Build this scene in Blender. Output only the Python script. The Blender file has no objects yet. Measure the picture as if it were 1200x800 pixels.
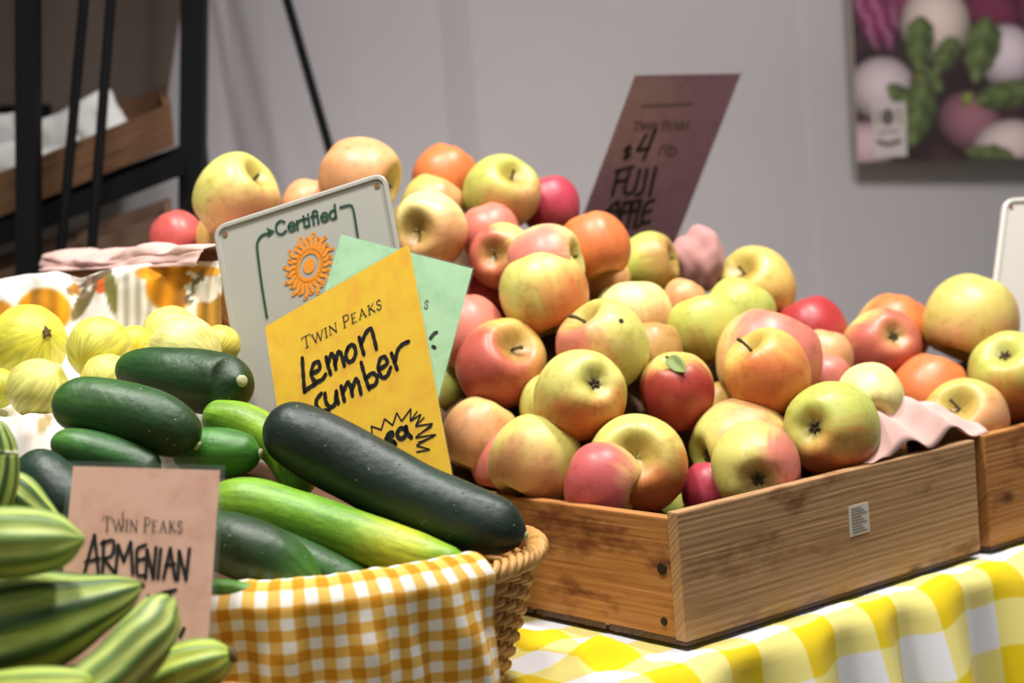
import bpy, bmesh, math, random
import numpy as np
from mathutils import Vector, Matrix, Quaternion, noise as mn

random.seed(7)
SC = bpy.context.scene
COL = SC.collection
# ------------------------------------------------------------------ camera frame
F = 2000.0                                   # focal length in pixels of the 1200x800 frame
PITCH, ROLL, YAW = 0.082, -0.077, 0.89
CORNER = np.array([0.126, 1.40, -0.382])     # front corner of the apple crate, seen from the camera
TABLE = 0.76
Rw = np.array([math.sin(YAW), math.cos(YAW), 0.0])
Lw = np.array([-math.cos(YAW), math.sin(YAW), 0.0])

def w_dir(v):
    v = np.asarray(v, float)
    return np.array([v @ Rw, v @ Lw, v[2]])

def w_pt(p):
    p = np.asarray(p, float) - CORNER
    return np.array([p @ Rw, p @ Lw, p[2] + TABLE])

f0 = np.array([0, math.cos(PITCH), -math.sin(PITCH)])
u0 = np.array([0, math.sin(PITCH), math.cos(PITCH)])
x0 = np.array([1.0, 0, 0])
RIGHT = w_dir(x0 * math.cos(ROLL) + u0 * math.sin(ROLL))
UP = w_dir(-x0 * math.sin(ROLL) + u0 * math.cos(ROLL))
FWD = w_dir(f0)
CAM = w_pt([0, 0, 0])

def ray(px, py):
    return FWD + RIGHT * ((px - 600) / F) - UP * ((py - 400) / F)

def at(px, py, d):
    return CAM + ray(px, py) * d

def px_of(P):
    q = np.asarray(P) - CAM
    d = q @ FWD
    return 600 + F * (q @ RIGHT) / d, 400 - F * (q @ UP) / d, d

def at_z(px, d, z):
    """point at column px (near row of that height), depth d, height z"""
    a, b = at(px, 0, d), at(px, 800, d)
    k = (z - a[2]) / (b[2] - a[2])
    return a + (b - a) * k

def lin(c):
    out = []
    for v in c[:3]:
        v = v / 255.0
        out.append(v / 12.92 if v <= 0.04045 else ((v + 0.055) / 1.055) ** 2.4)
    return (out[0], out[1], out[2], 1.0)

def sstep(a, b, x):
    t = min(1.0, max(0.0, (x - a) / (b - a)))
    return t * t * (3 - 2 * t)

def mix3(a, b, t):
    return [a[i] + (b[i] - a[i]) * t for i in range(3)]

# ------------------------------------------------------------------ object helpers
def tag(o, label=None, cat=None, group=None, kind=None):
    if label: o['label'] = label
    if cat: o['category'] = cat
    if group: o['group'] = group
    if kind: o['kind'] = kind
    return o

def empty(name, loc):
    o = bpy.data.objects.new(name, None)
    o.location = Vector(loc)
    o.empty_display_size = 0.02
    COL.objects.link(o)
    return o

def wloc(o):
    p = np.array(o.location)
    return p if o.parent is None else p + wloc(o.parent)

def mesh_obj(name, verts, faces, mat=None, parent=None, loc=None, smooth=True, cols=None, uvs=None):
    """verts in world space; the origin goes to loc (or to the parent's place)."""
    V = np.asarray(verts, float).reshape(-1, 3)
    if parent is not None:
        org = wloc(parent)
    elif loc is not None:
        org = np.asarray(loc, float)
    else:
        lo, hi = V.min(0), V.max(0)
        org = np.array([(lo[0] + hi[0]) / 2, (lo[1] + hi[1]) / 2, lo[2]])
    me = bpy.data.meshes.new(name)
    me.from_pydata([tuple(v) for v in V - org], [], [tuple(f) for f in faces])
    if smooth:
        me.polygons.foreach_set('use_smooth', [True] * len(me.polygons))
    if cols is not None:
        ca = me.color_attributes.new('col', 'FLOAT_COLOR', 'POINT')
        flat = []
        for c in cols:
            flat.extend(lin(c))
        ca.data.foreach_set('color', flat)
    if uvs is not None:
        ul = me.uv_layers.new(name='UVMap')
        idx = np.zeros(len(me.loops), int)
        me.loops.foreach_get('vertex_index', idx)
        ul.data.foreach_set('uv', np.asarray(uvs, float)[idx].ravel())
    me.update()
    o = bpy.data.objects.new(name, me)
    COL.objects.link(o)
    if mat: me.materials.append(mat)
    if parent is not None:
        o.parent = parent
    else:
        o.location = Vector(org)
    return o

def grid_faces(nu, nv, closed_u=False):
    fs = []
    for j in range(nv - 1):
        for i in range(nu if closed_u else nu - 1):
            a = j * nu + i
            b = j * nu + (i + 1) % nu
            fs.append((a, b, b + nu, a + nu))
    return fs

def thick_grid(P, nu, nv, th):
    """closed sheet: P is (nv*nu,3) upper side; returns verts, faces with thickness th along the local normals"""
    P = np.asarray(P, float).reshape(nv, nu, 3)
    du = np.gradient(P, axis=1); dv = np.gradient(P, axis=0)
    n = np.cross(du, dv); n /= (np.linalg.norm(n, axis=2, keepdims=True) + 1e-12)
    Q = P - n * th
    V = np.concatenate([P.reshape(-1, 3), Q.reshape(-1, 3)])
    N = nu * nv
    fs = grid_faces(nu, nv)
    fs += [(d + N, c + N, b + N, a + N) for a, b, c, d in grid_faces(nu, nv)]
    rim = [i for i in range(nu)] + [j * nu + nu - 1 for j in range(1, nv)] + [(nv - 1) * nu + i for i in range(nu - 2, -1, -1)] + [j * nu for j in range(nv - 2, 0, -1)]
    for k in range(len(rim)):
        a, b = rim[k], rim[(k + 1) % len(rim)]
        fs.append((b, a, a + N, b + N))
    return V, fs

class MB:
    """collects closed solids into one mesh"""
    def __init__(s): s.v = []; s.f = []; s.uv = []
    def add(s, v, f, uv=None):
        n = len(s.v)
        s.v.extend([tuple(p) for p in v]); s.f.extend([tuple(i + n for i in q) for q in f])
        s.uv.extend([tuple(q) for q in uv] if uv is not None else [(0, 0)] * len(v))
    def box(s, lo, hi, bev=0.0015, axis=0):
        """axis-aligned bevelled box in world space; uv runs along axis"""
        bm = bmesh.new()
        bmesh.ops.create_cube(bm, size=1.0)
        lo = np.asarray(lo, float); hi = np.asarray(hi, float)
        for v in bm.verts:
            v.co = Vector([(lo[i] + hi[i]) / 2 + v.co[i] * (hi[i] - lo[i]) for i in range(3)])
        if bev: bmesh.ops.bevel(bm, geom=bm.edges[:], offset=bev, segments=2, profile=0.6, affect='EDGES')
        bm.verts.ensure_lookup_table()
        v = [tuple(q.co) for q in bm.verts]
        f = [[q.index for q in p.verts] for p in bm.faces]
        bm.free()
        oth = [i for i in range(3) if i != axis]
        off = random.random() * 3
        uv = [(p[axis] + off, p[oth[0]] + p[oth[1]] + off * 0.37) for p in v]
        s.add(v, f, uv)
        return s
    def tube(s, pts, rad, sides=8, cap=True):
        pts = [np.asarray(p, float) for p in pts]
        n = len(pts)
        rads = rad if hasattr(rad, '__len__') else [rad] * n
        v = []; f = []; uv = []
        t0 = pts[1] - pts[0]; t0 /= np.linalg.norm(t0)
        a = np.cross(t0, [0, 0, 1.0])
        if np.linalg.norm(a) < 1e-3: a = np.cross(t0, [1.0, 0, 0])
        a /= np.linalg.norm(a)
        L = 0
        for i in range(n):
            t = pts[min(i + 1, n - 1)] - pts[max(i - 1, 0)]
            t /= (np.linalg.norm(t) + 1e-12)
            a = a - t * (a @ t); a /= np.linalg.norm(a); b = np.cross(t, a)
            if i: L += np.linalg.norm(pts[i] - pts[i - 1])
            for k in range(sides):
                q = 2 * math.pi * k / sides
                v.append(pts[i] + (a * math.cos(q) + b * math.sin(q)) * rads[i]); uv.append((L, k / sides * 0.02))
        f += grid_faces(sides, n, True)
        if cap:
            f.append(tuple(range(sides - 1, -1, -1))); f.append(tuple((n - 1) * sides + k for k in range(sides)))
        s.add(v, f, uv)
        return s
    def build(s, name, mat, parent=None, loc=None, smooth=False):
        return mesh_obj(name, s.v, s.f, mat, parent, loc, smooth, uvs=s.uv)

def catmull(P, n):
    P = np.asarray(P, float)
    if len(P) == 2: P = np.array([P[0], (P[0] + P[1]) / 2, P[1]])
    E = np.vstack([2 * P[0] - P[1], P, 2 * P[-1] - P[-2]])
    out = []
    m = len(P) - 1
    for k in range(n):
        t = k / (n - 1) * m
        i = min(int(t), m - 1); t -= i
        p0, p1, p2, p3 = E[i], E[i + 1], E[i + 2], E[i + 3]
        out.append(0.5 * ((2 * p1) + (-p0 + p2) * t + (2 * p0 - 5 * p1 + 4 * p2 - p3) * t * t + (-p0 + 3 * p1 - 3 * p2 + p3) * t ** 3))
    return np.array(out)

# ------------------------------------------------------------------ materials
def new_mat(name, color=(200, 200, 200), rough=0.6, spec=0.5, metal=0.0, vcol=False):
    m = bpy.data.materials.new(name); m.use_nodes = True
    nt = m.node_tree; b = nt.nodes['Principled BSDF']
    b.inputs['Base Color'].default_value = lin(color)
    b.inputs['Roughness'].default_value = rough
    b.inputs['Specular IOR Level'].default_value = spec
    b.inputs['Metallic'].default_value = metal
    if vcol:
        a = nt.nodes.new('ShaderNodeAttribute'); a.attribute_name = 'col'
        nt.links.new(a.outputs['Color'], b.inputs['Base Color'])
    return m

def N(m, typ, **kw):
    n = m.node_tree.nodes.new(typ)
    for k, v in kw.items():
        if k.startswith('i_'): n.inputs[k[2:].replace('_', ' ')].default_value = v
        else: setattr(n, k, v)
    return n

def LK(m, a, b): m.node_tree.links.new(a, b)

def ramp(m, fac, stops):
    r = N(m, 'ShaderNodeValToRGB')
    els = r.color_ramp.elements
    while len(els) < len(stops): els.new(0.5)
    for e, (p, c) in zip(els, stops):
        e.position = p; e.color = lin(c)
    LK(m, fac, r.inputs['Fac'])
    return r.outputs['Color']

def mixc(m, fac, a, b, mode='MIX'):
    n = N(m, 'ShaderNodeMix', data_type='RGBA', blend_type=mode)
    if isinstance(fac, float): n.inputs[0].default_value = fac
    else: LK(m, fac, n.inputs[0])
    for s, x in ((6, a), (7, b)):
        if isinstance(x, tuple): n.inputs[s].default_value = lin(x)
        else: LK(m, x, n.inputs[s])
    return n.outputs[2]

def math_n(m, op, a, b=None):
    n = N(m, 'ShaderNodeMath', operation=op)
    for i, x in enumerate((a, b)):
        if x is None: continue
        if isinstance(x, (int, float)): n.inputs[i].default_value = x
        else: LK(m, x, n.inputs[i])
    return n.outputs[0]

def noise_n(m, vec, scale, detail=3, rough=0.5):
    n = N(m, 'ShaderNodeTexNoise'); n.inputs['Scale'].default_value = scale
    n.inputs['Detail'].default_value = detail; n.inputs['Roughness'].default_value = rough
    if vec is not None: LK(m, vec, n.inputs['Vector'])
    return n.outputs['Fac']

def bump(m, h, strength=0.2, dist=0.002):
    b = N(m, 'ShaderNodeBump'); b.inputs['Strength'].default_value = strength; b.inputs['Distance'].default_value = dist
    LK(m, h, b.inputs['Height'])
    LK(m, b.outputs['Normal'], m.node_tree.nodes['Principled BSDF'].inputs['Normal'])

def bsdf(m): return m.node_tree.nodes['Principled BSDF']
def coord(m, out='Object'): return N(m, 'ShaderNodeTexCoord').outputs[out]

def mapping(m, vec, scale):
    n = N(m, 'ShaderNodeMapping'); n.inputs['Scale'].default_value = scale
    LK(m, vec, n.inputs['Vector'])
    return n.outputs['Vector']

def m_apple():
    m = new_mat('apple_skin', rough=0.36, spec=0.42, vcol=True)
    a = [n for n in m.node_tree.nodes if n.type == 'ATTRIBUTE'][0].outputs['Color']
    oc = coord(m)
    v = N(m, 'ShaderNodeTexVoronoi'); v.inputs['Scale'].default_value = 260.0; LK(m, oc, v.inputs['Vector'])
    spk = ramp(m, v.outputs['Distance'], [(0.0, (255, 255, 255)), (0.16, (0, 0, 0))])
    thin = math_n(m, 'GREATER_THAN', noise_n(m, oc, 120, 2), 0.53)
    f = math_n(m, 'MULTIPLY', math_n(m, 'MULTIPLY', spk, thin), 0.30)
    c = mixc(m, f, a, (236, 220, 160))
    d = ramp(m, noise_n(m, oc, 75, 4, 0.65), [(0.30, (205, 185, 150)), (0.5, (255, 255, 255))])
    c = mixc(m, 0.55, c, d, 'MULTIPLY')
    v2 = N(m, 'ShaderNodeTexVoronoi'); v2.inputs['Scale'].default_value = 62.0; LK(m, oc, v2.inputs['Vector'])
    blot = ramp(m, v2.outputs['Distance'], [(0.0, (255, 255, 255)), (0.075, (0, 0, 0))])
    f2 = math_n(m, 'MULTIPLY', math_n(m, 'MULTIPLY', blot, math_n(m, 'GREATER_THAN', noise_n(m, oc, 38, 1), 0.56)), 0.6)
    c = mixc(m, f2, c, (92, 62, 34))
    LK(m, c, bsdf(m).inputs['Base Color'])
    LK(m, math_n(m, 'ADD', math_n(m, 'MULTIPLY', noise_n(m, oc, 60, 3), 0.22), 0.30), bsdf(m).inputs['Roughness'])
    bsdf(m).inputs['Subsurface Weight'].default_value = 0.08
    bsdf(m).inputs['Subsurface Radius'].default_value = (0.006, 0.004, 0.002)
    bump(m, noise_n(m, oc, 45, 3), 0.12, 0.002)
    return m

def m_veg(name, rough, speck, bumps):   # streaks, pale specks and bumps
    m = new_mat(name, rough=rough, spec=0.5, vcol=True)
    a = [n for n in m.node_tree.nodes if n.type == 'ATTRIBUTE'][0].outputs['Color']
    uv = mapping(m, coord(m, 'UV'), (14, 90, 1))
    st = ramp(m, noise_n(m, uv, 3.0, 3), [(0.32, (150, 165, 140)), (0.62, (255, 255, 255))])
    c = mixc(m, 0.55, a, st, 'MULTIPLY')
    oc = coord(m)
    v = N(m, 'ShaderNodeTexVoronoi'); v.inputs['Scale'].default_value = 150.0; LK(m, oc, v.inputs['Vector'])
    spk = ramp(m, v.outputs['Distance'], [(0.0, (255, 255, 255)), (0.13, (0, 0, 0))])
    thin = math_n(m, 'GREATER_THAN', noise_n(m, oc, 55, 2), 0.57)
    f = math_n(m, 'MULTIPLY', math_n(m, 'MULTIPLY', spk, thin), speck)
    c = mixc(m, f, c, (196, 200, 150))
    LK(m, c, bsdf(m).inputs['Base Color'])
    bump(m, math_n(m, 'ADD', noise_n(m, oc, 60, 3), math_n(m, 'MULTIPLY', spk, 0.4)), bumps, 0.003)
    return m

def m_wood(name, c1, c2, c3, stain, rough=0.65, stain_thr=0.60):
    m = new_mat(name, rough=rough, spec=0.3)
    uv = coord(m, 'UV')
    g = mapping(m, uv, (4, 150, 1))
    wav = noise_n(m, g, 1.6, 5, 0.65)
    c = ramp(m, wav, [(0.28, c3), (0.5, c1), (0.72, c2)])
    warp = mapping(m, uv, (6, 62, 1))
    w = N(m, 'ShaderNodeTexWave', wave_type='BANDS', bands_direction='Y'); w.inputs['Scale'].default_value = 0.9
    w.inputs['Distortion'].default_value = 7.0; w.inputs['Detail'].default_value = 3.0; w.inputs['Detail Scale'].default_value = 0.8
    LK(m, warp, w.inputs['Vector'])
    gr = ramp(m, w.outputs['Fac'], [(0.0, (188, 168, 145)), (0.30, (255, 255, 255))])
    c = mixc(m, 0.13, c, gr, 'MULTIPLY')
    blot = ramp(m, noise_n(m, mapping(m, uv, (9, 22, 1)), 1.0, 4, 0.6), [(stain_thr, (255, 255, 255)), (stain_thr + 0.12, stain)])
    c = mixc(m, 0.8, c, blot, 'MULTIPLY')
    vk = N(m, 'ShaderNodeTexVoronoi'); vk.inputs['Scale'].default_value = 1.0; LK(m, mapping(m, uv, (9, 17, 1)), vk.inputs['Vector'])
    kn = ramp(m, vk.outputs['Distance'], [(0.04, (70, 45, 28)), (0.13, (255, 255, 255))])
    c = mixc(m, 0.75, c, kn, 'MULTIPLY')
    LK(m, c, bsdf(m).inputs['Base Color'])
    bump(m, math_n(m, 'ADD', wav, math_n(m, 'MULTIPLY', w.outputs['Fac'], 0.4)), 0.25, 0.002)
    return m

def m_gingham(name, size, white, mid, dark, fray=0.0, rough=0.85):
    m = new_mat(name, rough=rough, spec=0.15)
    uv = coord(m, 'UV')
    sx = N(m, 'ShaderNodeSeparateXYZ')
    if fray:
        nn = N(m, 'ShaderNodeTexNoise'); nn.inputs['Scale'].default_value = 60; LK(m, uv, nn.inputs['Vector'])
        va = N(m, 'ShaderNodeVectorMath', operation='MULTIPLY_ADD')
        LK(m, nn.outputs['Color'], va.inputs[0]); va.inputs[1].default_value = (fray, fray, 0); LK(m, uv, va.inputs[2])
        LK(m, va.outputs[0], sx.inputs[0])
    else:
        LK(m, uv, sx.inputs[0])
    def band(o):
        k = math_n(m, 'FRACT', math_n(m, 'DIVIDE', o, size * 2))
        t = math_n(m, 'ABSOLUTE', math_n(m, 'SUBTRACT', k, 0.5))
        r = N(m, 'ShaderNodeMapRange'); LK(m, t, r.inputs[0])
        r.inputs[1].default_value = 0.235; r.inputs[2].default_value = 0.265; r.inputs[3].default_value = 1; r.inputs[4].default_value = 0
        return r.outputs[0]
    s = math_n(m, 'MULTIPLY', math_n(m, 'ADD', band(sx.outputs[0]), band(sx.outputs[1])), 0.5)
    c = ramp(m, s, [(0.0, white), (0.5, mid), (1.0, dark)])
    thr = ramp(m, noise_n(m, mapping(m, uv, (1600, 1600, 1)), 1, 1), [(0.3, (225, 222, 218)), (0.6, (255, 255, 255))])
    LK(m, mixc(m, 0.5, c, thr, 'MULTIPLY'), bsdf(m).inputs['Base Color'])
    bump(m, noise_n(m, mapping(m, uv, (900, 900, 1)), 1, 2), 0.15, 0.001)
    bsdf(m).inputs['Sheen Weight'].default_value = 0.1
    return m

def m_cloth(name, color, vcol=False):
    m = new_mat(name, color, rough=0.9, spec=0.1, vcol=vcol)
    bump(m, noise_n(m, coord(m), 500, 2), 0.15, 0.001)
    bsdf(m).inputs['Sheen Weight'].default_value = 0.1
    return m

def m_card(name, color, dirt):
    m = new_mat(name, color, rough=0.45, spec=0.35)
    oc = coord(m)
    d = ramp(m, noise_n(m, oc, 55, 5, 0.6), [(0.33, dirt), (0.55, (255, 255, 255))])
    c = mixc(m, 0.45, color, d, 'MULTIPLY')
    v = N(m, 'ShaderNodeTexVoronoi'); v.inputs['Scale'].default_value = 240; LK(m, oc, v.inputs['Vector'])
    sp = ramp(m, v.outputs['Distance'], [(0.0, (255, 255, 255)), (0.14, (0, 0, 0))])
    f = math_n(m, 'MULTIPLY', math_n(m, 'MULTIPLY', sp, math_n(m, 'GREATER_THAN', noise_n(m, oc, 60, 1), 0.60)), 0.55)
    c = mixc(m, f, c, (70, 60, 35))
    LK(m, c, bsdf(m).inputs['Base Color'])
    return m

def m_sleeve():
    m = bpy.data.materials.new('clear_plastic_sleeve'); m.use_nodes = True
    nt = m.node_tree; nt.nodes.clear()
    out = nt.nodes.new('ShaderNodeOutputMaterial')
    tr = nt.nodes.new('ShaderNodeBsdfTransparent'); tr.inputs[0].default_value = (0.96, 0.975, 0.965, 1)
    gl = nt.nodes.new('ShaderNodeBsdfGlossy'); gl.inputs['Roughness'].default_value = 0.16
    df = nt.nodes.new('ShaderNodeBsdfDiffuse'); df.inputs[0].default_value = lin((215, 225, 215))
    m1 = nt.nodes.new('ShaderNodeMixShader'); m1.inputs[0].default_value = 0.03
    m2 = nt.nodes.new('ShaderNodeMixShader'); m2.inputs[0].default_value = 0.02
    nt.links.new(tr.outputs[0], m1.inputs[1]); nt.links.new(df.outputs[0], m1.inputs[2])
    nt.links.new(m1.outputs[0], m2.inputs[1]); nt.links.new(gl.outputs[0], m2.inputs[2])
    nt.links.new(m2.outputs[0], out.inputs[0])
    return m

M = {}
M['apple'] = m_apple()
M['stem'] = new_mat('apple_stem', (84, 74, 38), 0.8)
M['calyx'] = new_mat('apple_calyx', (58, 46, 26), 0.9)
M['leaf'] = new_mat('apple_leaf', (112, 128, 62), 0.6)
M['cuke'] = m_veg('cucumber_skin', 0.48, 0.9, 0.5)
M['arm'] = m_veg('striped_cucumber_skin', 0.5, 0.05, 0.12)
M['lemon'] = m_veg('lemon_cucumber_skin', 0.5, 0.15, 0.15)
M['scar'] = new_mat('cucumber_scar', (176, 172, 128), 0.9)
M['scar_brown'] = new_mat('brown_stem_scar', (92, 74, 42), 0.9)
M['wood_front'] = m_wood('weathered_pine', (170, 132, 92), (186, 150, 108), (140, 104, 68), (160, 118, 80), stain_thr=.57)
M['wood_side'] = m_wood('amber_stained_pine', (170, 114, 60), (190, 140, 86), (140, 88, 44), (132, 74, 40), stain_thr=0.52)
M['wood_dark'] = m_wood('dark_stained_wood', (84, 62, 48), (98, 74, 58), (62, 46, 36), (150, 130, 110))
M['wood_tray'] = m_wood('brown_tray_wood', (92, 62, 38), (116, 82, 52), (56, 38, 24), (150, 120, 90))
M['wicker'] = m_wood('wicker_cane', (192, 142, 78), (216, 172, 108), (140, 92, 44), (170, 120, 80), rough=0.5)
M['nail'] = new_mat('rusty_nail', (48, 36, 26), 0.7, metal=0.6)
M['table_gingham'] = m_gingham('yellow_gingham', 0.044, (228, 228, 230), (230, 217, 128), (220, 190, 14))
M['basket_gingham'] = m_gingham('orange_gingham', 0.0080, (244, 238, 226), (230, 184, 92), (205, 138, 24), fray=0.002)
M['pink_cloth'] = m_cloth('pale_pink_cloth', (212, 172, 162))
M['mauve_cloth'] = m_cloth('dusky_pink_cloth', (172, 126, 122))
M['liner'] = m_cloth('shade_brown_liner', (92, 66, 48))  # dark brown stands in for the shade between apples and cucumbers
M['print_cloth'] = m_cloth('pumpkin_print_cloth', (240, 236, 226), vcol=True)
M['gold'] = m_card('golden_yellow_card', (255, 200, 2), (244, 196, 120))
M['green'] = m_card('pale_green_card', (160, 196, 156), (190, 214, 190))
M['pinkcard'] = m_card('salmon_pink_card', (226, 172, 152), (226, 200, 190))
M['purple'] = m_card('dusky_purple_card', (138, 90, 116), (220, 200, 205))
M['sleeve'] = m_sleeve()
M['ink'] = new_mat('black_marker', (14, 12, 12), 0.5)
M['print'] = new_mat('dark_printed_ink', (62, 50, 34), 0.6)
M['printgreen'] = new_mat('dark_green_print', (22, 66, 46), 0.5)
M['printorange'] = new_mat('orange_print', (226, 140, 34), 0.5)
M['shaded_metal'] = new_mat('shaded_white_enamel', (166, 164, 154), 0.4)  # white plate greyed in its colour for the weaker light on it
M['lit_metal'] = new_mat('lit_white_enamel', (204, 199, 190), 0.35)  # same white enamel, brighter light put into the colour
M['hole'] = new_mat('dark_screw_hole', (120, 82, 46), 0.8)
M['black_metal'] = new_mat('black_steel', (7, 7, 9), 0.6, 0.15)
M['white_pack'] = m_cloth('white_paper_pack', (206, 204, 200))
M['taupe'] = m_cloth('taupe_panel', (100, 88, 80))
M['poster'] = new_mat('printed_poster', rough=0.5, vcol=True)
M['poster_edge'] = new_mat('poster_board', (196, 178, 158), 0.7)
M['label'] = new_mat('pale_label', (186, 176, 172), 0.6)
M['label_ink'] = new_mat('grey_label_ink', (92, 84, 82), 0.6)
M['sticker'] = new_mat('paper_sticker', (206, 198, 184), 0.7)
M['sticker_ink'] = new_mat('sticker_ink', (110, 100, 90), 0.7)
mw = new_mat('painted_wall', (172, 167, 169), 0.9, 0.2)
cw = ramp(mw, noise_n(mw, coord(mw), 2.5, 3), [(0.3, (167, 162, 166)), (0.7, (174, 169, 171))])
LK(mw, cw, bsdf(mw).inputs['Base Color'])
M['wall'] = mw
mf = new_mat('concrete_floor', (120, 114, 108), 0.8)
cf = ramp(mf, noise_n(mf, coord(mf), 6, 5), [(0.3, (104, 99, 94)), (0.7, (132, 126, 120))])
LK(mf, cf, bsdf(mf).inputs['Base Color'])
M['floor'] = mf

# ------------------------------------------------------------------ room shell
def cam_xy(x, y, z):
    """floor-plan point given in the camera's level frame (x right, y ahead), absolute height z"""
    p = w_pt([x, y, 0]); p[2] = z
    return p

def wall_depth(px): 
    s = (px - 600) / F
    return 2.75 / (1 - 0.364 * s)
WALL_COLS = [(-700, 0), (284, 0), (300, .012), (342, .0), (440, 0.0), (472, .008), (545, .020), (580, .0), (958, 0), (968, -.006), (2000, -.22)]
prof = []
for px, off in WALL_COLS:
    d = wall_depth(px) + off
    prof.append((d * (px - 600) / F, d))
V = []; Fc = []
back = [(x, y + 0.12) for x, y in prof]
nP = len(prof)
for z in (0.0, 2.7):
    for x, y in prof: V.append(cam_xy(x, y, z))
    for x, y in back: V.append(cam_xy(x, y, z))
for i in range(nP - 1):
    Fc.append((i, i + 1, 2 * nP + i + 1, 2 * nP + i))
    Fc.append((nP + i + 1, nP + i, 3 * nP + i, 3 * nP + i + 1))
    Fc.append((2 * nP + i, 2 * nP + i + 1, 3 * nP + i + 1, 3 * nP + i))
    Fc.append((i + 1, i, nP + i, nP + i + 1))
Fc.append((0, 2 * nP, 3 * nP, nP)); Fc.append((nP - 1, 2 * nP - 1, 4 * nP - 1, 3 * nP - 1))
wo = mesh_obj('wall_back', V, Fc, M['wall'], smooth=False); tag(wo, kind='structure')
mb = MB(); mb.box((-3.2, -3.2, -0.05), (4.2, 4.2, 0.0), 0)
tag(mb.build('floor', M['floor']), kind='structure')

# ------------------------------------------------------------------ table and its cloth
tb = empty('market_table', (0.1, 0.5, 0.0))
tag(tb, 'long table carrying the produce under a yellow gingham cloth', 'table')
mb = MB(); mb.box((-0.86, -0.012, 0.715), (0.98, 0.80, 0.747), 0.003); mb.build('table_top', M['wood_tray'], tb)
for lx, ly in ((-0.80, 0.06), (0.92, 0.06), (-0.80, 0.74), (0.92, 0.74)):
    mb = MB(); mb.box((lx - .03, ly - .03, 0.0), (lx + .03, ly + .03, 0.716), 0.003, axis=2); mb.build('table_leg', M['black_metal'], tb)

def cloth_nz(s, k, seed):
    return mn.noise(Vector((s * k, seed, 3.7)))

nu, nv = 300, 70
P = []; UV = []
lens = np.concatenate([np.linspace(0.81, 0.05, 22), np.linspace(0.045, -0.32, 48)])
for ell in lens:
    for i in range(nu):
        s = -0.875 + 1.87 * i / (nu - 1)
        edge = -0.022 + 0.010 * cloth_nz(s, 9, 1.0)
        rr = 0.020
        over = ell - edge          # >0 on top, <0 past the bend
        fold = 0.012 * math.sin(s * 58 + 2.2 * cloth_nz(s, 6, 9.0)) + 0.010 * cloth_nz(s, 14, 5.0)
        if over > 0:
            y = ell; z = 0.7545
            near = sstep(0.10, 0.0, ell)
            z += 0.0012 * mn.noise(Vector((s * 30, ell * 30, 1)))
            if ell < 0.0: z += (0.004 + 0.006 * cloth_nz(s, 22, 2.0)) * sstep(0.0, -0.015, ell)
            if s < -0.012 and -0.02 < ell < 0.30:   # loose ripples in front of the crate's end
                wv = sstep(-0.012, -0.06, s) * sstep(-0.02, 0.03, ell) * sstep(0.30, 0.16, ell)
                wv *= sstep(-0.11, -0.055, s)
                z += wv * 0.013 * (0.6 + math.sin(s * 42 + ell * 75 + 1.2 * mn.noise(Vector((s * 10, ell * 10, 4)))))
        else:
            q = -over
            arc = rr * math.pi / 2
            z0 = 0.7545 + 0.004 + 0.006 * cloth_nz(s, 22, 2.0)
            if q < arc:
                a = q / rr
                y = edge - rr * math.sin(a); z = z0 - rr * (1 - math.cos(a))
                y += fold * 0.4 * (1 - math.cos(a))
            else:
                y = edge - rr - (q - arc) * 0.16; z = z0 - rr - (q - arc) * 0.985
                y += fold * (0.4 + min(1.0, (q - arc) / 0.10))
        P.append((s, y, z)); UV.append((s + 0.012, ell + 0.004))
V, fs = thick_grid(P, nu, nv, 0.0012)
to = mesh_obj('tablecloth', V, fs, M['table_gingham'], uvs=UV + UV)
tag(to, 'yellow and white gingham cloth covering the table and hanging over its front edge', 'tablecloth')

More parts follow.
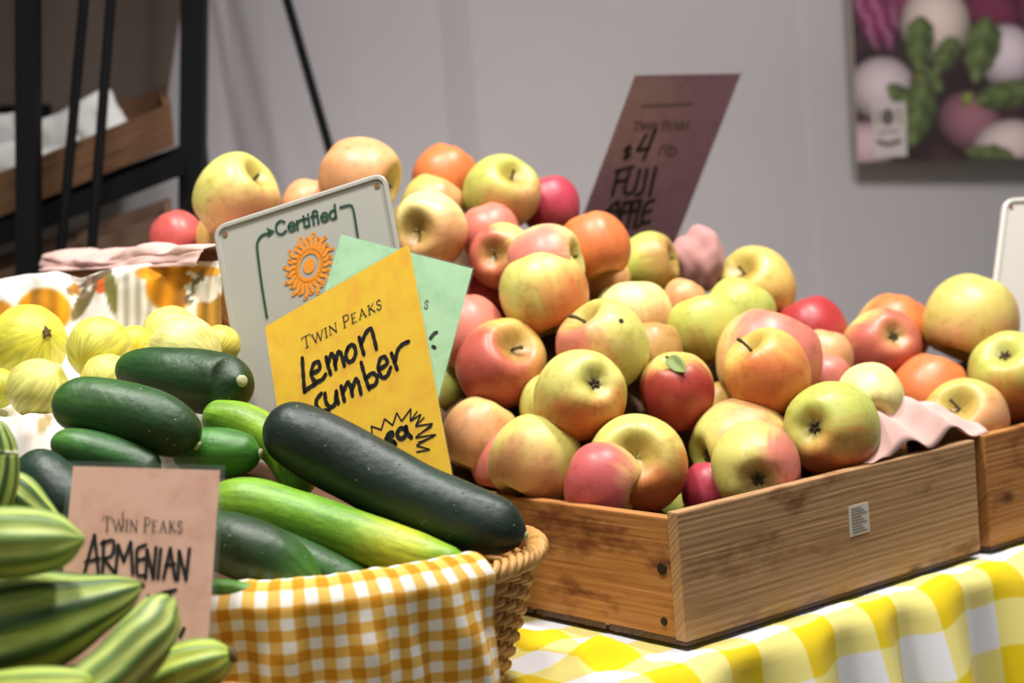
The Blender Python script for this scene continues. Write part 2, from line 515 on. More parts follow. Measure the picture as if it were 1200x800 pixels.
# ------------------------------------------------------------------ crates
def crate(s0, s1, t0, t1, z0, H, label, mats, group=None, sticker=False, side_drop=0.006, nails=True, front_h=None):
    c = empty('wooden_crate', ((s0 + s1) / 2, (t0 + t1) / 2, z0))
    tag(c, label, 'crate', group)
    T = 0.013
    zb = z0 + 0.004
    mb = MB(); mb.box((s0, t0, zb), (s1, t0 + T, z0 + (front_h or H)), .0016); fb = mb.build('front_board', mats[0], c)
    mb = MB(); mb.box((s0, t1 - T, zb), (s1, t1, z0 + H), .0016); mb.build('back_board', mats[0], c)
    for x in (s0 + 0.001, s1 - T - 0.001):
        mb = MB(); mb.box((x, t0 + T + .0002, zb), (x + T, t1 - T - .0002, z0 + H - side_drop), .0016, axis=1); mb.build('end_board', mats[1], c)
    n = 4
    w = (t1 - t0) / n
    for k in range(n):
        mb = MB(); mb.box((s0 + .001, t0 + k * w + .001, z0), (s1 - .001, t0 + (k + 1) * w - .003, zb + .003), .001); mb.build('bottom_slat', M['wood_dark'], c)
    for (cx, cy) in () if front_h else ((s0 + T + .001, t0 + T), (s1 - 2 * T - .001, t0 + T), (s0 + T + .001, t1 - 2 * T), (s1 - 2 * T - .001, t1 - 2 * T)):
        mb = MB(); mb.box((cx, cy + .0002, zb + .003), (cx + T - .0004, cy + T - .0004, z0 + H - .004), .001, axis=2); mb.build('corner_post', mats[0], c)
    if nails:
        for (t, z) in ((t0 + T + 0.011, z0 + H * 0.56), (t0 + T + 0.013, z0 + H * 0.16)):
            mb = MB(); r = 0.0062 if z > z0 + H * .4 else 0.0042
            pts = [np.array([s0 + .0016, t, z]), np.array([s0 - .0003, t, z])]
            mb.tube(pts, [r, r * 0.8], 12); mb.build('nail_hole', M['nail'], c)
    if sticker:
        x0_, x1_, z1_, z2_ = 0.2158, 0.2438, z0 + 0.0535, z0 + 0.0815
        mb = MB(); mb.box((x0_, t0 - .0007, z1_), (x1_, t0 + .0002, z2_), 0); so = mb.build('paper_sticker', M['sticker'], c)
        mb = MB()
        for k in range(9):
            zz = z1_ + .003 + k * (z2_ - z1_ - .006) / 8
            mb.box((x0_ + .003, t0 - .001, zz - .0004), (x1_ - .003 - .004 * (k % 3), t0 - .0006, zz + .0004), 0)
        mb.build('printed_lines', M['sticker_ink'], so)
    return c

A = crate(0.0, 0.411, 0.0, 0.40, 0.760, 0.114, 'weathered pine crate with a small paper sticker, heaped with apples', (M['wood_front'], M['wood_side']), sticker=True)
Bc = crate(0.427, 0.85, 0.0, 0.40, 0.760, 0.116, 'pine crate cut off by the photo edge, past the stickered crate', (M['wood_side'], M['wood_front']), nails=False)
RIM_C = 1.110
Cc = crate(-0.17, 0.345, 0.415, 0.76, RIM_C - 0.115, 0.115, 'raised pine crate at the back, with pink cloth over its end', (M['wood_front'], M['wood_side']), nails=False, front_h=.04)
rs = empty('display_riser', (0.13, 0.585, 0.7575)); tag(rs, 'low wooden stand under the raised back crate', 'stand')
mb = MB(); mb.box((-0.16, 0.425, RIM_C - 0.134), (0.33, 0.75, RIM_C - 0.1165), .002); mb.build('top_board', M['wood_dark'], rs)
for x in (-0.15, 0.30):
    mb = MB(); mb.box((x, 0.43, 0.7585), (x + .02, 0.745, RIM_C - 0.1342), .002, axis=1); mb.build('side_panel', M['wood_dark'], rs)

# ------------------------------------------------------------------ depth solver for the heaps
class Body:
    def __init__(s, sph, d0, key, fixed=False): s.sph = np.asarray(sph, float); s.d = d0; s.d0 = d0; s.key = key; s.fixed = fixed
    def centers(s):
        dd = s.d + s.sph[:, 2]
        C = np.array([at(p[0], p[1], q) for p, q in zip(s.sph, dd)])
        return C, s.sph[:, 3] / F * dd

def relax(bodies, iters=160, k=0.965, spring=0.02):
    nb = len(bodies)
    for it in range(iters):
        cs = [b.centers() for b in bodies]
        mv = np.zeros(nb); ct = np.zeros(nb)
        for i in range(nb):
            for j in range(i + 1, nb):
                Ca, ra = cs[i]; Cb, rb = cs[j]
                D = Ca[:, None, :] - Cb[None, :, :]
                dist = np.linalg.norm(D, axis=2); S = (ra[:, None] + rb[None, :]) * k
                if not (dist < S).any(): continue
                dep = D @ FWD                       # >0: a is farther
                lat2 = np.maximum(dist ** 2 - dep ** 2, 0)
                need = np.sqrt(np.maximum(S ** 2 - lat2, 0))
                sg = 1.0 if bodies[i].d0 + bodies[i].sph[:, 2].mean() >= bodies[j].d0 + bodies[j].sph[:, 2].mean() else -1.0
                short = np.where(dist < S, need - sg * dep, 0).max()
                if short <= 0: continue
                short = min(short, 0.02)
                mv[i] += sg * short * .5; mv[j] -= sg * short * .5; ct[i] += 1; ct[j] += 1
        mx = 0
        for i, b in enumerate(bodies):
            if b.fixed: continue
            step = mv[i] / max(1, ct[i]) * 0.6 - (b.d - b.d0) * spring
            b.d += step; mx = max(mx, abs(step))
        if mx < 1e-5: break

# ------------------------------------------------------------------ apples
Y = (206, 205, 116); G = (178, 186, 94); PYL = (222, 216, 148); OY = (216, 176, 96); OL = (190, 180, 100); PEA = (218, 190, 122)
PK = (204, 108, 100); RD = (156, 40, 44); OR = (204, 104, 58); PE = (208, 146, 102); MG = (164, 50, 70); RO = (184, 80, 76); BR = (172, 128, 72); TN = (206, 160, 110)
# key: cx, cy, r, depth, base, blush, (bu, bv), cover, kind, (du, dv), label
AP = [
 ('a8', 706, 566, 48, 1.455, PEA, (190, 80, 90), (-.75, -.1), .46, 'c', (.85, .30), 'small rosy pink apple at the crate corner, calyx turned to the corner'),
 ('b10', 886, 549, 55, 1.485, Y, PK, (.95, .1), .42, 'c', (-.05, .14), 'yellow apple with a pink side, calyx facing out over the front board'),
 ('a7', 628, 541, 56, 1.50, Y, PE, (-.5, .6), .30, 'c', (-.5, .8), 'smooth yellow-green apple leaning on the amber end board'),
 ('a9', 747, 544, 60, 1.53, Y, OR, (.45, .75), .28, 's', (-.1, -.18), 'big yellow apple just behind the small rosy pink one'),
 ('b8', 974, 502, 57, 1.565, G, OR, (.1, .95), .26, 'c', (-.40, -.05), 'large green apple resting on the front board beside the pink cloth'),
 ('b11', 832, 574, 34, 1.53, PK, MG, (0, 0), .8, None, None, 'deep pink apple mostly hidden below the front board rim'),
 ('b12', 808, 606, 34, 1.60, G, OL, (0, 1), .2, None, None, 'green apple deep in the crate corner, only a sliver showing'),
 ('a13', 597, 540, 46, 1.57, PEA, PK, (-.6, -.1), .55, None, None, 'pinkish apple peeking out behind the smooth yellow-green one'),
 ('b9', 868, 524, 60, 1.56, Y, PE, (.3, -.8), .16, 'c', (-.80, .18), 'yellow-green apple lying on its side with its end turned to the rosy heap'),
 ('a6', 562, 512, 46, 1.60, PEA, PE, (-.3, .7), .55, None, None, 'tan peach apple beside the edge of the golden sign'),
 ('a2', 681, 463, 55, 1.535, Y, OR, (.1, .95), .34, 'c', (.22, -.24), 'yellow-green apple with orange underside, calyx showing, mid heap'),
 ('b1', 794, 458, 46, 1.575, Y, RD, (.05, .75), .60, 's', (-.12, -.60), 'red apple with a small green leaf on its stem'),
 ('b2', 899, 437, 51, 1.56, OY, OR, (.3, .6), .36, 's', (-.55, -.72), 'golden orange apple with its stem sticking up'),
 ('a10', 644, 473, 36, 1.63, Y, PE, (0, 1), .2, None, None, 'pale yellow sliver of an apple between the red-brown and yellow-green ones'),
 ('b14', 1019, 468, 42, 1.66, PYL, OL, (0, 1), .25, 'c', (.0, .30), 'pale yellow apple behind the large green one'),
 ('a3', 706, 405, 56, 1.60, Y, PK, (-.85, .25), .26, 's', (-.40, -.56), 'spotted yellow apple with stem and one dark hole near its top'),
 ('a1', 587, 427, 54, 1.62, (206, 170, 92), RO, (-.45, .5), .46, 's', (.26, -.36), 'red-brown russet apple with a deep stem hollow beside the green card'),
 ('b3', 900, 424, 62, 1.66, PEA, PK, (.65, -.1), .50, None, None, 'large pink blushed apple directly behind the golden orange one'),
 ('b13', 848, 474, 30, 1.66, OY, PE, (0, 1), .3, None, None, 'small yellow glimpse of an apple under the golden orange one'),
 ('c6', 1132, 492, 50, 1.74, OL, PE, (.6, .6), .40, 's', (-.30, -.30), 'russet yellow apple touching the pink cloth at the crate gap'),
 ('f1', 764, 414, 38, 1.74, OL, BR, (0, 0), .6, None, None, 'shadowed apple deep in the gap right of the spotted yellow one'),  # added filler, keeps the lit liner from brightening the gap
 ('f2', 806, 512, 34, 1.69, PEA, RO, (0, 0), .7, None, None, 'shadowed apple deep in the gap below the one with the leaf'),  # also added, so this gap stays dark
 ('b4', 827, 386, 46, 1.70, G, BR, (.2, .9), .22, None, None, 'freckled olive green apple below the bunched pink cloth'),
 ('a5', 742, 372, 47, 1.70, PYL, PE, (.5, .7), .30, None, None, 'pale yellow apple with peach cheek just behind the spotted one'),
 ('a4', 638, 344, 53, 1.68, Y, OR, (.65, .65), .34, None, None, 'plain yellow apple with an orange cheek, high mid heap'),
 ('a11', 549, 390, 44, 1.70, Y, PK, (.2, -.3), .55, None, None, 'pink blushed apple half behind the pale green card'),
 ('a12', 512, 452, 36, 1.66, G, PE, (0, 1), .15, None, None, 'green sliver of an apple at the golden sign edge'),
 ('a14', 545, 452, 34, 1.72, PEA, PK, (0, 0), .6, None, None, 'pinkish apple tucked low behind the red-brown russet one'),
 ('b15', 968, 445, 32, 1.72, PEA, PK, (0, 0), .8, None, None, 'small salmon pink apple wedged above the large green one'),
 ('b16', 965, 420, 36, 1.78, PEA, PE, (0, 0), .8, None, None, 'peach apple wedged below the dark red one'),
 ('c5', 1089, 459, 45, 1.76, PEA, OR, (-.1, -.1), .85, None, None, 'smooth salmon orange apple behind the pink cloth'),
 ('c4', 1187, 441, 53, 1.77, G, OR, (.2, .9), .30, 'c', (-.28, -.42), 'green apple with calyx showing at the right photo edge'),
 ('c1', 1033, 406, 46, 1.79, Y, RO, (.35, .3), .56, 'c', (.12, -.22), 'red and yellow apple with its calyx facing out, under an orange one'),
 ('c3', 1139, 375, 55, 1.83, OL, PE, (.2, .9), .34, None, None, 'big olive yellow apple topping the second crate'),
 ('c2', 1046, 389, 45, 1.88, OY, OR, (.4, .3), .62, None, None, 'orange apple behind the red and yellow one'),
 ('b7', 951, 388, 43, 1.84, PK, RD, (.1, -.1), .85, None, None, 'dark red apple against the grey wall'),
 ('b5', 866, 368, 42, 1.78, G, OL, (0, 1), .2, None, None, 'plain green apple between the freckled and the yellow-orange ones'),
 ('b6', 887, 336, 47, 1.86, OL, OY, (.6, .2), .45, 's', (-.38, -.34), 'yellow-orange apple with a hollow, uppermost beside the bare wall'),
 ('b19', 801, 352, 26, 1.84, OY, PE, (0, 0), .5, None, None, 'small orange-yellow apple below the bunched pink cloth'),
 ('d9', 640, 309, 48, 1.75, PYL, PK, (-.4, -.2), .24, 's', (.62, -.1), 'pale pinkish yellow apple atop the plain yellow one'),
 ('d8', 589, 301, 40, 1.77, Y, RO, (-.85, .2), .42, 's', (-.22, -.05), 'yellow apple with a deep brown hollow facing out and a red side'),
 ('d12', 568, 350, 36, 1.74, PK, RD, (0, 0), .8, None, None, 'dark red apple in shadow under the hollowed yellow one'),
 ('d10', 696, 290, 44, 1.80, OY, OR, (.35, -.1), .75, None, None, 'bright orange-red apple at the foot of the purple sign'),
 ('d11', 708, 326, 31, 1.80, Y, PE, (-.4, .2), .6, None, None, 'peach apple under the bright orange-red one'),
 ('b17', 760, 309, 38, 1.84, G, BR, (.8, -.1), .22, 's', (.60, -.15), 'olive green apple with a brown hollow below the purple sign'),
 ('d6', 503, 270, 47, 1.79, PYL, PE, (.2, .85), .42, 's', (-.24, .02), 'pale yellow apple with a dark stem scar beside the white plate'),
 ('d7', 574, 273, 36, 1.86, PEA, PK, (0, -.2), .75, None, None, 'soft pink apple below the olive and yellow-green ones'),
 ('d3', 587, 227, 45, 1.90, G, PE, (.5, .7), .26, 's', (.28, -.36), 'yellow-green apple with a dark hollow, left of the magenta one'),
 ('d4', 645, 241, 36, 1.93, PK, MG, (.2, 0), .9, None, None, 'magenta red apple next to the purple sign'),
 ('d5', 650, 273, 26, 1.90, PK, MG, (.2, 0), .9, None, None, 'small magenta apple below the magenta red one'),
 ('d2', 507, 242, 38, 1.90, OL, PE, (.5, .6), .45, None, None, 'olive apple under the orange-red top one'),
 ('d1', 521, 206, 38, 1.96, OY, OR, (0, -.3), .90, None, None, 'orange-red apple topping the heap against the wall'),
 ('d13', 422, 208, 48, 1.86, PEA, PE, (-.5, .1), .55, 's', (.72, .2), 'large peach-yellow apple rising behind the corner of the white plate'),
 ('d15', 362, 242, 34, 1.82, PEA, PE, (0, -.2), .85, None, None, 'peach pink apple just showing over the top of the white plate'),
 ('d14', 277, 231, 51, 1.78, Y, PE, (.4, .8), .30, 's', (.46, -.40), 'large yellow apple topping the pile left of the white plate'),
 ('d16', 268, 276, 38, 1.76, PYL, OY, (-.2, .7), .45, None, None, 'yellow apple beneath the large yellow one, behind the plate'),
 ('d17', 208, 279, 33, 1.82, PK, RO, (-.3, .1), .80, None, None, 'pinkish red apple lying on the pink cloth'),
]

apple_bodies = [Body([(a[1], a[2], 0, a[3])], a[4], a[0]) for a in AP]
def relax_heap(bodies, iters, k, spring, boards):
    """single spheres, listed nearest first: slide along the lines of sight until they touch but do not cut"""
    n = len(bodies)
    R_ = np.array([ray(b.sph[0, 0], b.sph[0, 1]) for b in bodies]); rp = np.array([b.sph[0, 3] for b in bodies]) / F
    d = np.array([b.d for b in bodies]); d0 = d.copy()
    sg = np.sign(np.arange(n)[:, None] - np.arange(n)[None, :]).astype(float)     # +1: row is farther
    for it in range(iters):
        C = CAM + R_ * d[:, None]; r = rp * d
        D = C[:, None] - C[None]; dist = np.linalg.norm(D, axis=2); S = (r[:, None] + r[None]) * k
        dep = D @ FWD; lat2 = np.maximum(dist ** 2 - dep ** 2, 0)
        need = np.sqrt(np.maximum(S ** 2 - lat2, 0))
        near_px = lat2 < (S * .92) ** 2
        short = np.where((dist < S) | (near_px & (sg * dep < 0) & (np.abs(dep) < .15)), need - sg * dep, 0); np.fill_diagonal(short, 0)
        short = np.clip(short, 0, .015)
        cnt = np.maximum((short > 0).sum(1), 1)
        step = (sg * short).sum(1) / cnt * .45 - (d - d0) * spring
        d = np.clip(d + step, d0 - .08, d0 + .09)
        if boards:
            C = CAM + R_ * d[:, None]; r = rp * d * .99
            for a in range(n):
                c, rr = C[a], r[a]
                if -0.02 < c[0] < 0.86 and c[1] < .2 and c[2] < 0.876 + rr:
                    dz = max(0, c[2] - 0.876); nd = math.sqrt(max(rr * rr - dz * dz, 0)) + .0145
                    if c[1] < nd: d[a] += (nd - c[1]) * .8
                if c[0] < 0.2 and c[1] < 0.38 and c[2] < 0.870 + rr:
                    dz = max(0, c[2] - 0.870); nd = math.sqrt(max(rr * rr - dz * dz, 0)) + .0155
                    if c[0] < nd: d[a] += (nd - c[0]) * .8
    for b, q in zip(bodies, d): b.d = float(q)
relax_heap(apple_bodies, 900, 1.0, .003, True)

def cam_vec(u, v, w):
    d = RIGHT * u - UP * v - FWD * w
    return d / np.linalg.norm(d)

def apple(spec, body):
    key, cx, cy, rpx, _, base, blush, bd, cover, kind, off, label = spec
    rnd = random.Random(key)
    C, r = body.centers(); C = C[0]; r = float(r[0]) * .98
    if off is not None:
        u, v = off[0] / 0.66, off[1] / 0.66
        n = math.hypot(u, v)
        if n > 0.95: u, v = u / n * 0.95, v / n * 0.95
        ax = cam_vec(u, v, math.sqrt(max(0.02, 1 - u * u - v * v)))
    else:
        kind = 's'
        g = rnd.uniform(0, 6.28)
        ax = cam_vec(0.45 * math.cos(g), -0.9, -0.16)
        if rnd.random() < .5: kind = 'c'
    if kind == 'c': ax = -ax
    q = Vector((0, 0, 1)).rotation_difference(Vector(ax))
    spin = Quaternion((0, 0, 1), rnd.uniform(0, 6.28))
    q = q @ spin
    qi = q.inverted()
    bu, bv = bd
    bw = math.sqrt(max(0.0, 1 - bu * bu - bv * bv))
    bdir = qi @ Vector(cam_vec(bu, bv, bw))
    nu, nv = 64, 40
    V = []; cols = []
    sd = rnd.uniform(0, 50)
    ph = rnd.uniform(0, 6.28); el = rnd.uniform(.0, .035); tall = rnd.uniform(1.04, 1.12)
    thr = 1.0 - 2.0 * cover
    for j in range(nv):
        th = math.pi * j / (nv - 1)
        th = th + 0.10 * math.sin(2 * th) * -1       # denser rows near the ends
        for i in range(nu):
            p = 2 * math.pi * i / nu
            rad = math.sin(th) ** 0.93 if 0 < j < nv - 1 else 0.0
            rad *= 1 + 0.045 * math.cos(th) * (1 - 0.3 * abs(math.cos(th)))
            z = math.cos(th) * 0.98 * tall
            z -= 0.44 * math.exp(-(th / .40) ** 2)
            z += 0.34 * math.exp(-((math.pi - th) / .36) ** 2)
            lob = 0.02 * math.cos(5 * p + ph) * sstep(1.6, 2.8, th) + 0.012 * math.cos(5 * p + ph) * sstep(1.2, .4, th)
            rad *= 1 + el * math.cos(2 * (p - ph)) + lob
            z += lob * 0.5 * (-1 if th > 1.5 else 1)
            d = Vector((math.sin(th) * math.cos(p), math.sin(th) * math.sin(p), math.cos(th)))
            k = 1 + 0.035 * mn.noise(d * 1.3 + Vector((sd, 0, 0)))
            V.append((rad * math.cos(p) * r * k, rad * math.sin(p) * r * k, z * r * k))
            # colour
            st = 1.1 * mn.noise(Vector((math.cos(p) * 7, math.sin(p) * 7, th * 1.1 + sd))) + .8 * mn.noise(Vector((math.cos(p) * 17, math.sin(p) * 17, th * 1.6 + sd)))
            lo = mn.noise(d * 1.7 + Vector((0, sd, 0)))
            x = d.dot(bdir) + 0.34 * lo + 0.20 * st
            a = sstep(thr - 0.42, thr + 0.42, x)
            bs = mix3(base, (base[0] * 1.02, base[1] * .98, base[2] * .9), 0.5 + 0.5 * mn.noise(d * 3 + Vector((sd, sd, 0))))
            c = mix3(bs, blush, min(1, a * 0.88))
            # a faint warm haze between
            c = mix3(c, PE, 0.10 * sstep(thr - .9, thr - .1, x) * (1 - a))
            cav = math.exp(-(th / .46) ** 2)
            c = mix3(c, (168, 148, 62), 0.75 * cav)
            c = mix3(c, (112, 84, 40), 0.6 * math.exp(-(th / .22) ** 2) * (0.5 + 0.5 * rnd.random()))
            cb = math.exp(-((math.pi - th) / .40) ** 2)
            c = mix3(c, (178, 172, 84), 0.7 * cb)
            c = mix3(c, (96, 84, 44), 0.7 * math.exp(-((math.pi - th) / .17) ** 2))
            cols.append(c)
    me = bpy.data.meshes.new('apple')
    me.from_pydata(V, [], grid_faces(nu, nv, True))
    bmx = bmesh.new(); bmx.from_mesh(me)
    me_cols = cols
    ca = me.color_attributes.new('col', 'FLOAT_COLOR', 'POINT')
    flat = []
    for c in cols: flat.extend(lin([max(0, min(255, t)) for t in c]))
    ca.data.foreach_set('color', flat)
    bmx.free()
    me.polygons.foreach_set('use_smooth', [True] * len(me.polygons))
    me.materials.append(M['apple'])
    o = bpy.data.objects.new('apple', me); COL.objects.link(o)
    o.rotation_mode = 'QUATERNION'; o.rotation_quaternion = q; o.location = Vector(C)
    tag(o, label, 'apple', 'apples heaped in the crates')
    def part(name, mb, mat):
        pm = bpy.data.meshes.new(name); pm.from_pydata(mb.v, [], mb.f)
        pm.polygons.foreach_set('use_smooth', [True] * len(pm.polygons)); pm.materials.append(mat)
        po = bpy.data.objects.new(name, pm); COL.objects.link(po); po.parent = o
        return po
    if off is not None and kind == 's':
        L = {'a2': .1}.get(key, .30); L = .62 if key in ('b2',) else (.46 if key in ('a3', 'b1') else L)
        bx, by = rnd.uniform(-.12, .12), rnd.uniform(-.12, .12)
        z0 = (0.98 * tall - .44 - .04)
        pts = [np.array([bx * t * t * r * 2, by * t * t * r * 2, (z0 + L * t) * r]) for t in (0, .35, .7, .9, 1.0)]
        mb = MB(); mb.tube(pts, [.040 * r, .036 * r, .036 * r, .05 * r, .045 * r], 8); part('stem', mb, M['stem'])
        if key == 'b1':
            tip = pts[3]
            # leaf drooping towards the viewer and to the side
            e1 = np.array(qi @ Vector(cam_vec(.50, .45, .74))); e2 = np.array(qi @ Vector(cam_vec(.80, -.5, -.05)))
            e2 = e2 - e1 * (e1 @ e2); e2 /= np.linalg.norm(e2); e3 = np.cross(e1, e2)
            P = []
            for a_ in range(9):
                t = a_ / 8
                for b_ in range(7):
                    s_ = (b_ - 3) / 3
                    wdt = 0.22 * math.sin(math.pi * min(1, t * .96 + .02)) ** .8 * (1.1 - .3 * t)
                    P.append(tip + r * (e1 * (.82 * t) + e2 * (wdt * s_) + e3 * (.09 * abs(s_) * math.sin(math.pi * t) + .05 * math.sin(7 * t))))
            Vv, ff = thick_grid(P, 7, 9, .0006)
            mb = MB(); mb.add(Vv, ff); lo_ = part('leaf', mb, M['leaf']); lo_['label'] = 'small green leaf on the stem'
    if off is not None and kind == 'c':
        mb = MB(); zb = -(0.98 * tall - .34) + .02
        for k in range(5):
            a_ = 2 * math.pi * k / 5 + ph
            d1 = np.array([math.cos(a_), math.sin(a_), 0])
            pts = [np.array([0, 0, zb]) * r + d1 * .02 * r, np.array([0, 0, zb - .05]) * r + d1 * .06 * r, np.array([0, 0, zb - .08]) * r + d1 * .11 * r, np.array([0, 0, zb - .06]) * r + d1 * .145 * r]
            mb.tube(pts, [.04 * r, .036 * r, .022 * r, .006 * r], 6)
        part('calyx', mb, M['calyx'])
    if key == 'a3':
        mb = MB(); d1 = np.array(qi @ Vector(cam_vec(.33, -.50, .80))); 
        va = np.array(V); s_ = np.linalg.norm(va[np.argmax(va @ d1 / np.linalg.norm(va, axis=1))])
        mb.tube([d1 * (s_ * .95), d1 * (s_ * 1.012)], [.07 * r, .055 * r], 10); part('blemish', mb, M['calyx'])
    return o

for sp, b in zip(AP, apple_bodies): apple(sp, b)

# ------------------------------------------------------------------ added padding under the apples, coloured like the shaded gaps
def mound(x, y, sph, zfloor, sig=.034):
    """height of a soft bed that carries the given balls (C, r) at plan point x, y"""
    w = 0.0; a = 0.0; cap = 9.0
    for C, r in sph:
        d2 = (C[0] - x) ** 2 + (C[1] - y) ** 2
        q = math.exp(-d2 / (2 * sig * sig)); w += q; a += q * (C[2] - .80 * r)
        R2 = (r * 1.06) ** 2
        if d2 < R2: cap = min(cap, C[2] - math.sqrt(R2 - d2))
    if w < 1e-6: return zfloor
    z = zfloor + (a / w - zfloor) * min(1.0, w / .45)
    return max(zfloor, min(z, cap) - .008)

def balls(bodies):
    out = []
    for b in bodies:
        C, r = b.centers()
        out += [(c, float(q)) for c, q in zip(C, r)]
    return out

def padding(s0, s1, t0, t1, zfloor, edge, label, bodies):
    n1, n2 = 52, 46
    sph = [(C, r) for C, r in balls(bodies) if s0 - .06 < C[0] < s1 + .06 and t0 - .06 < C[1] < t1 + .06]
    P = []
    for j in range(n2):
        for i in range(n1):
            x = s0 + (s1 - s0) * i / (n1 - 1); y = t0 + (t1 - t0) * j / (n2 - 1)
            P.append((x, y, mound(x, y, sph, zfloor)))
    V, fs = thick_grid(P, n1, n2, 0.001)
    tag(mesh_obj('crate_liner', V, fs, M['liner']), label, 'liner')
padding(0.030, 0.381, 0.030, 0.384, 0.772, 0, 'shade-coloured lining mounded under the apples in the stickered crate', apple_bodies)
padding(0.460, 0.640, 0.030, 0.384, 0.772, 0, 'shade-coloured lining under the apples in the second crate', apple_bodies)
padding(-0.150, 0.325, 0.432, 0.744, RIM_C - .105, 0, 'shade-coloured lining under the apples in the raised back crate', apple_bodies)

# ------------------------------------------------------------------ visible pink cloths
def wr(s, t, seed):
    return mn.noise(Vector((s, t, seed))) + 0.5 * mn.noise(Vector((s * 2.3, t * 2.1, seed + 4)))

# over the end board of the raised crate
P = []
nu, nv = 60, 26
for j in range(nv):
    k = j / (nv - 1)
    for i in range(nu):
        t = 0.42 + 0.36 * i / (nu - 1)
        w = wr(t * 16, k * 4, 1.5)
        if k < .35: s, z = -0.185 - .004 * (1 - k / .35), RIM_C - 0.006 + 0.012 * (k / .35)
        elif k < .6:
            q = (k - .35) / .25 * math.pi
            s, z = -0.163 - .022 * math.cos(q), RIM_C + .004 + .007 * math.sin(q)
        else: s, z = -0.141 + .05 * (k - .6) / .4, RIM_C + .004 - .010 * (k - .6) / .4
        z += 0.006 * w * sstep(0, .3, k) + 0.003 * math.sin(t * 60 + k * 14) * sstep(.2, .4, k)
        s += 0.008 * wr(t * 12, k * 5, 7.7) - 0.004
        P.append((s, t, z))
V, fs = thick_grid(P, nu, nv, 0.0012)
tag(mesh_obj('pink_cloth', V, fs, M['pink_cloth']), 'pale pink cloth folded over the back crate end below the pinkish red apple', 'cloth')

# over the rim at the gap of the two front crates
P = []
nu, nv = 56, 24
for j in range(nv):
    k = j / (nv - 1)
    for i in range(nu):
        q = i / (nu - 1)
        s = 0.255 + 0.185 * q
        env = sstep(0, .22, q) * (1 - .55 * sstep(.75, 1, q))
        t = 0.003 + 0.070 * k + 0.006 * wr(s * 14, k * 3, 3.3)
        env *= 1.15 - .5 * q
        z = 0.8755 + 0.044 * env * math.sin(math.pi * min(1, .06 + k * .80)) + env * (0.0080 * math.sin(s * 85 + k * 8 + 2.4 * wr(s * 6, k, 8)) + .007 * wr(s * 13, k * 2.5, 2.2))
        z = max(z, 0.8752)
        P.append((s, t, z))
V, fs = thick_grid(P, nu, nv, 0.0010)
tag(mesh_obj('pink_cloth', V, fs, M['pink_cloth']), 'pale pink cloth rumpled over the front board by the crate gap', 'cloth')

# bunch at the far end of the raised crate
bmn = bmesh.new(); bmesh.ops.create_icosphere(bmn, subdivisions=5, radius=1.0)
cpt = at(820, 304, 1.93); rb = 40 / F * 1.93
V = []
for v in bmn.verts:
    d = v.co.normalized()
    fold = 0.5 + 0.5 * math.sin(d.x * 6 + d.z * 1.5 + 3.0 * mn.noise(d * 1.2))
    k = 0.88 + 0.10 * fold + 0.10 * mn.noise(d * 1.8)
    V.append(cpt + (RIGHT * d.x * .86 + UP * d.z * 1.02 + FWD * d.y * .8) * rb * k)
fs = [[q.index for q in p.verts] for p in bmn.faces]; bmn.free()
tag(mesh_obj('pink_cloth', V, fs, M['mauve_cloth']), 'bunched dusky pink cloth beside the foot of the purple sign', 'cloth')

# ------------------------------------------------------------------ cucumbers
DK = (25, 54, 18); MD = (46, 90, 28); LM = (132, 168, 34); YL = (186, 194, 44); DB = (19, 38, 27)
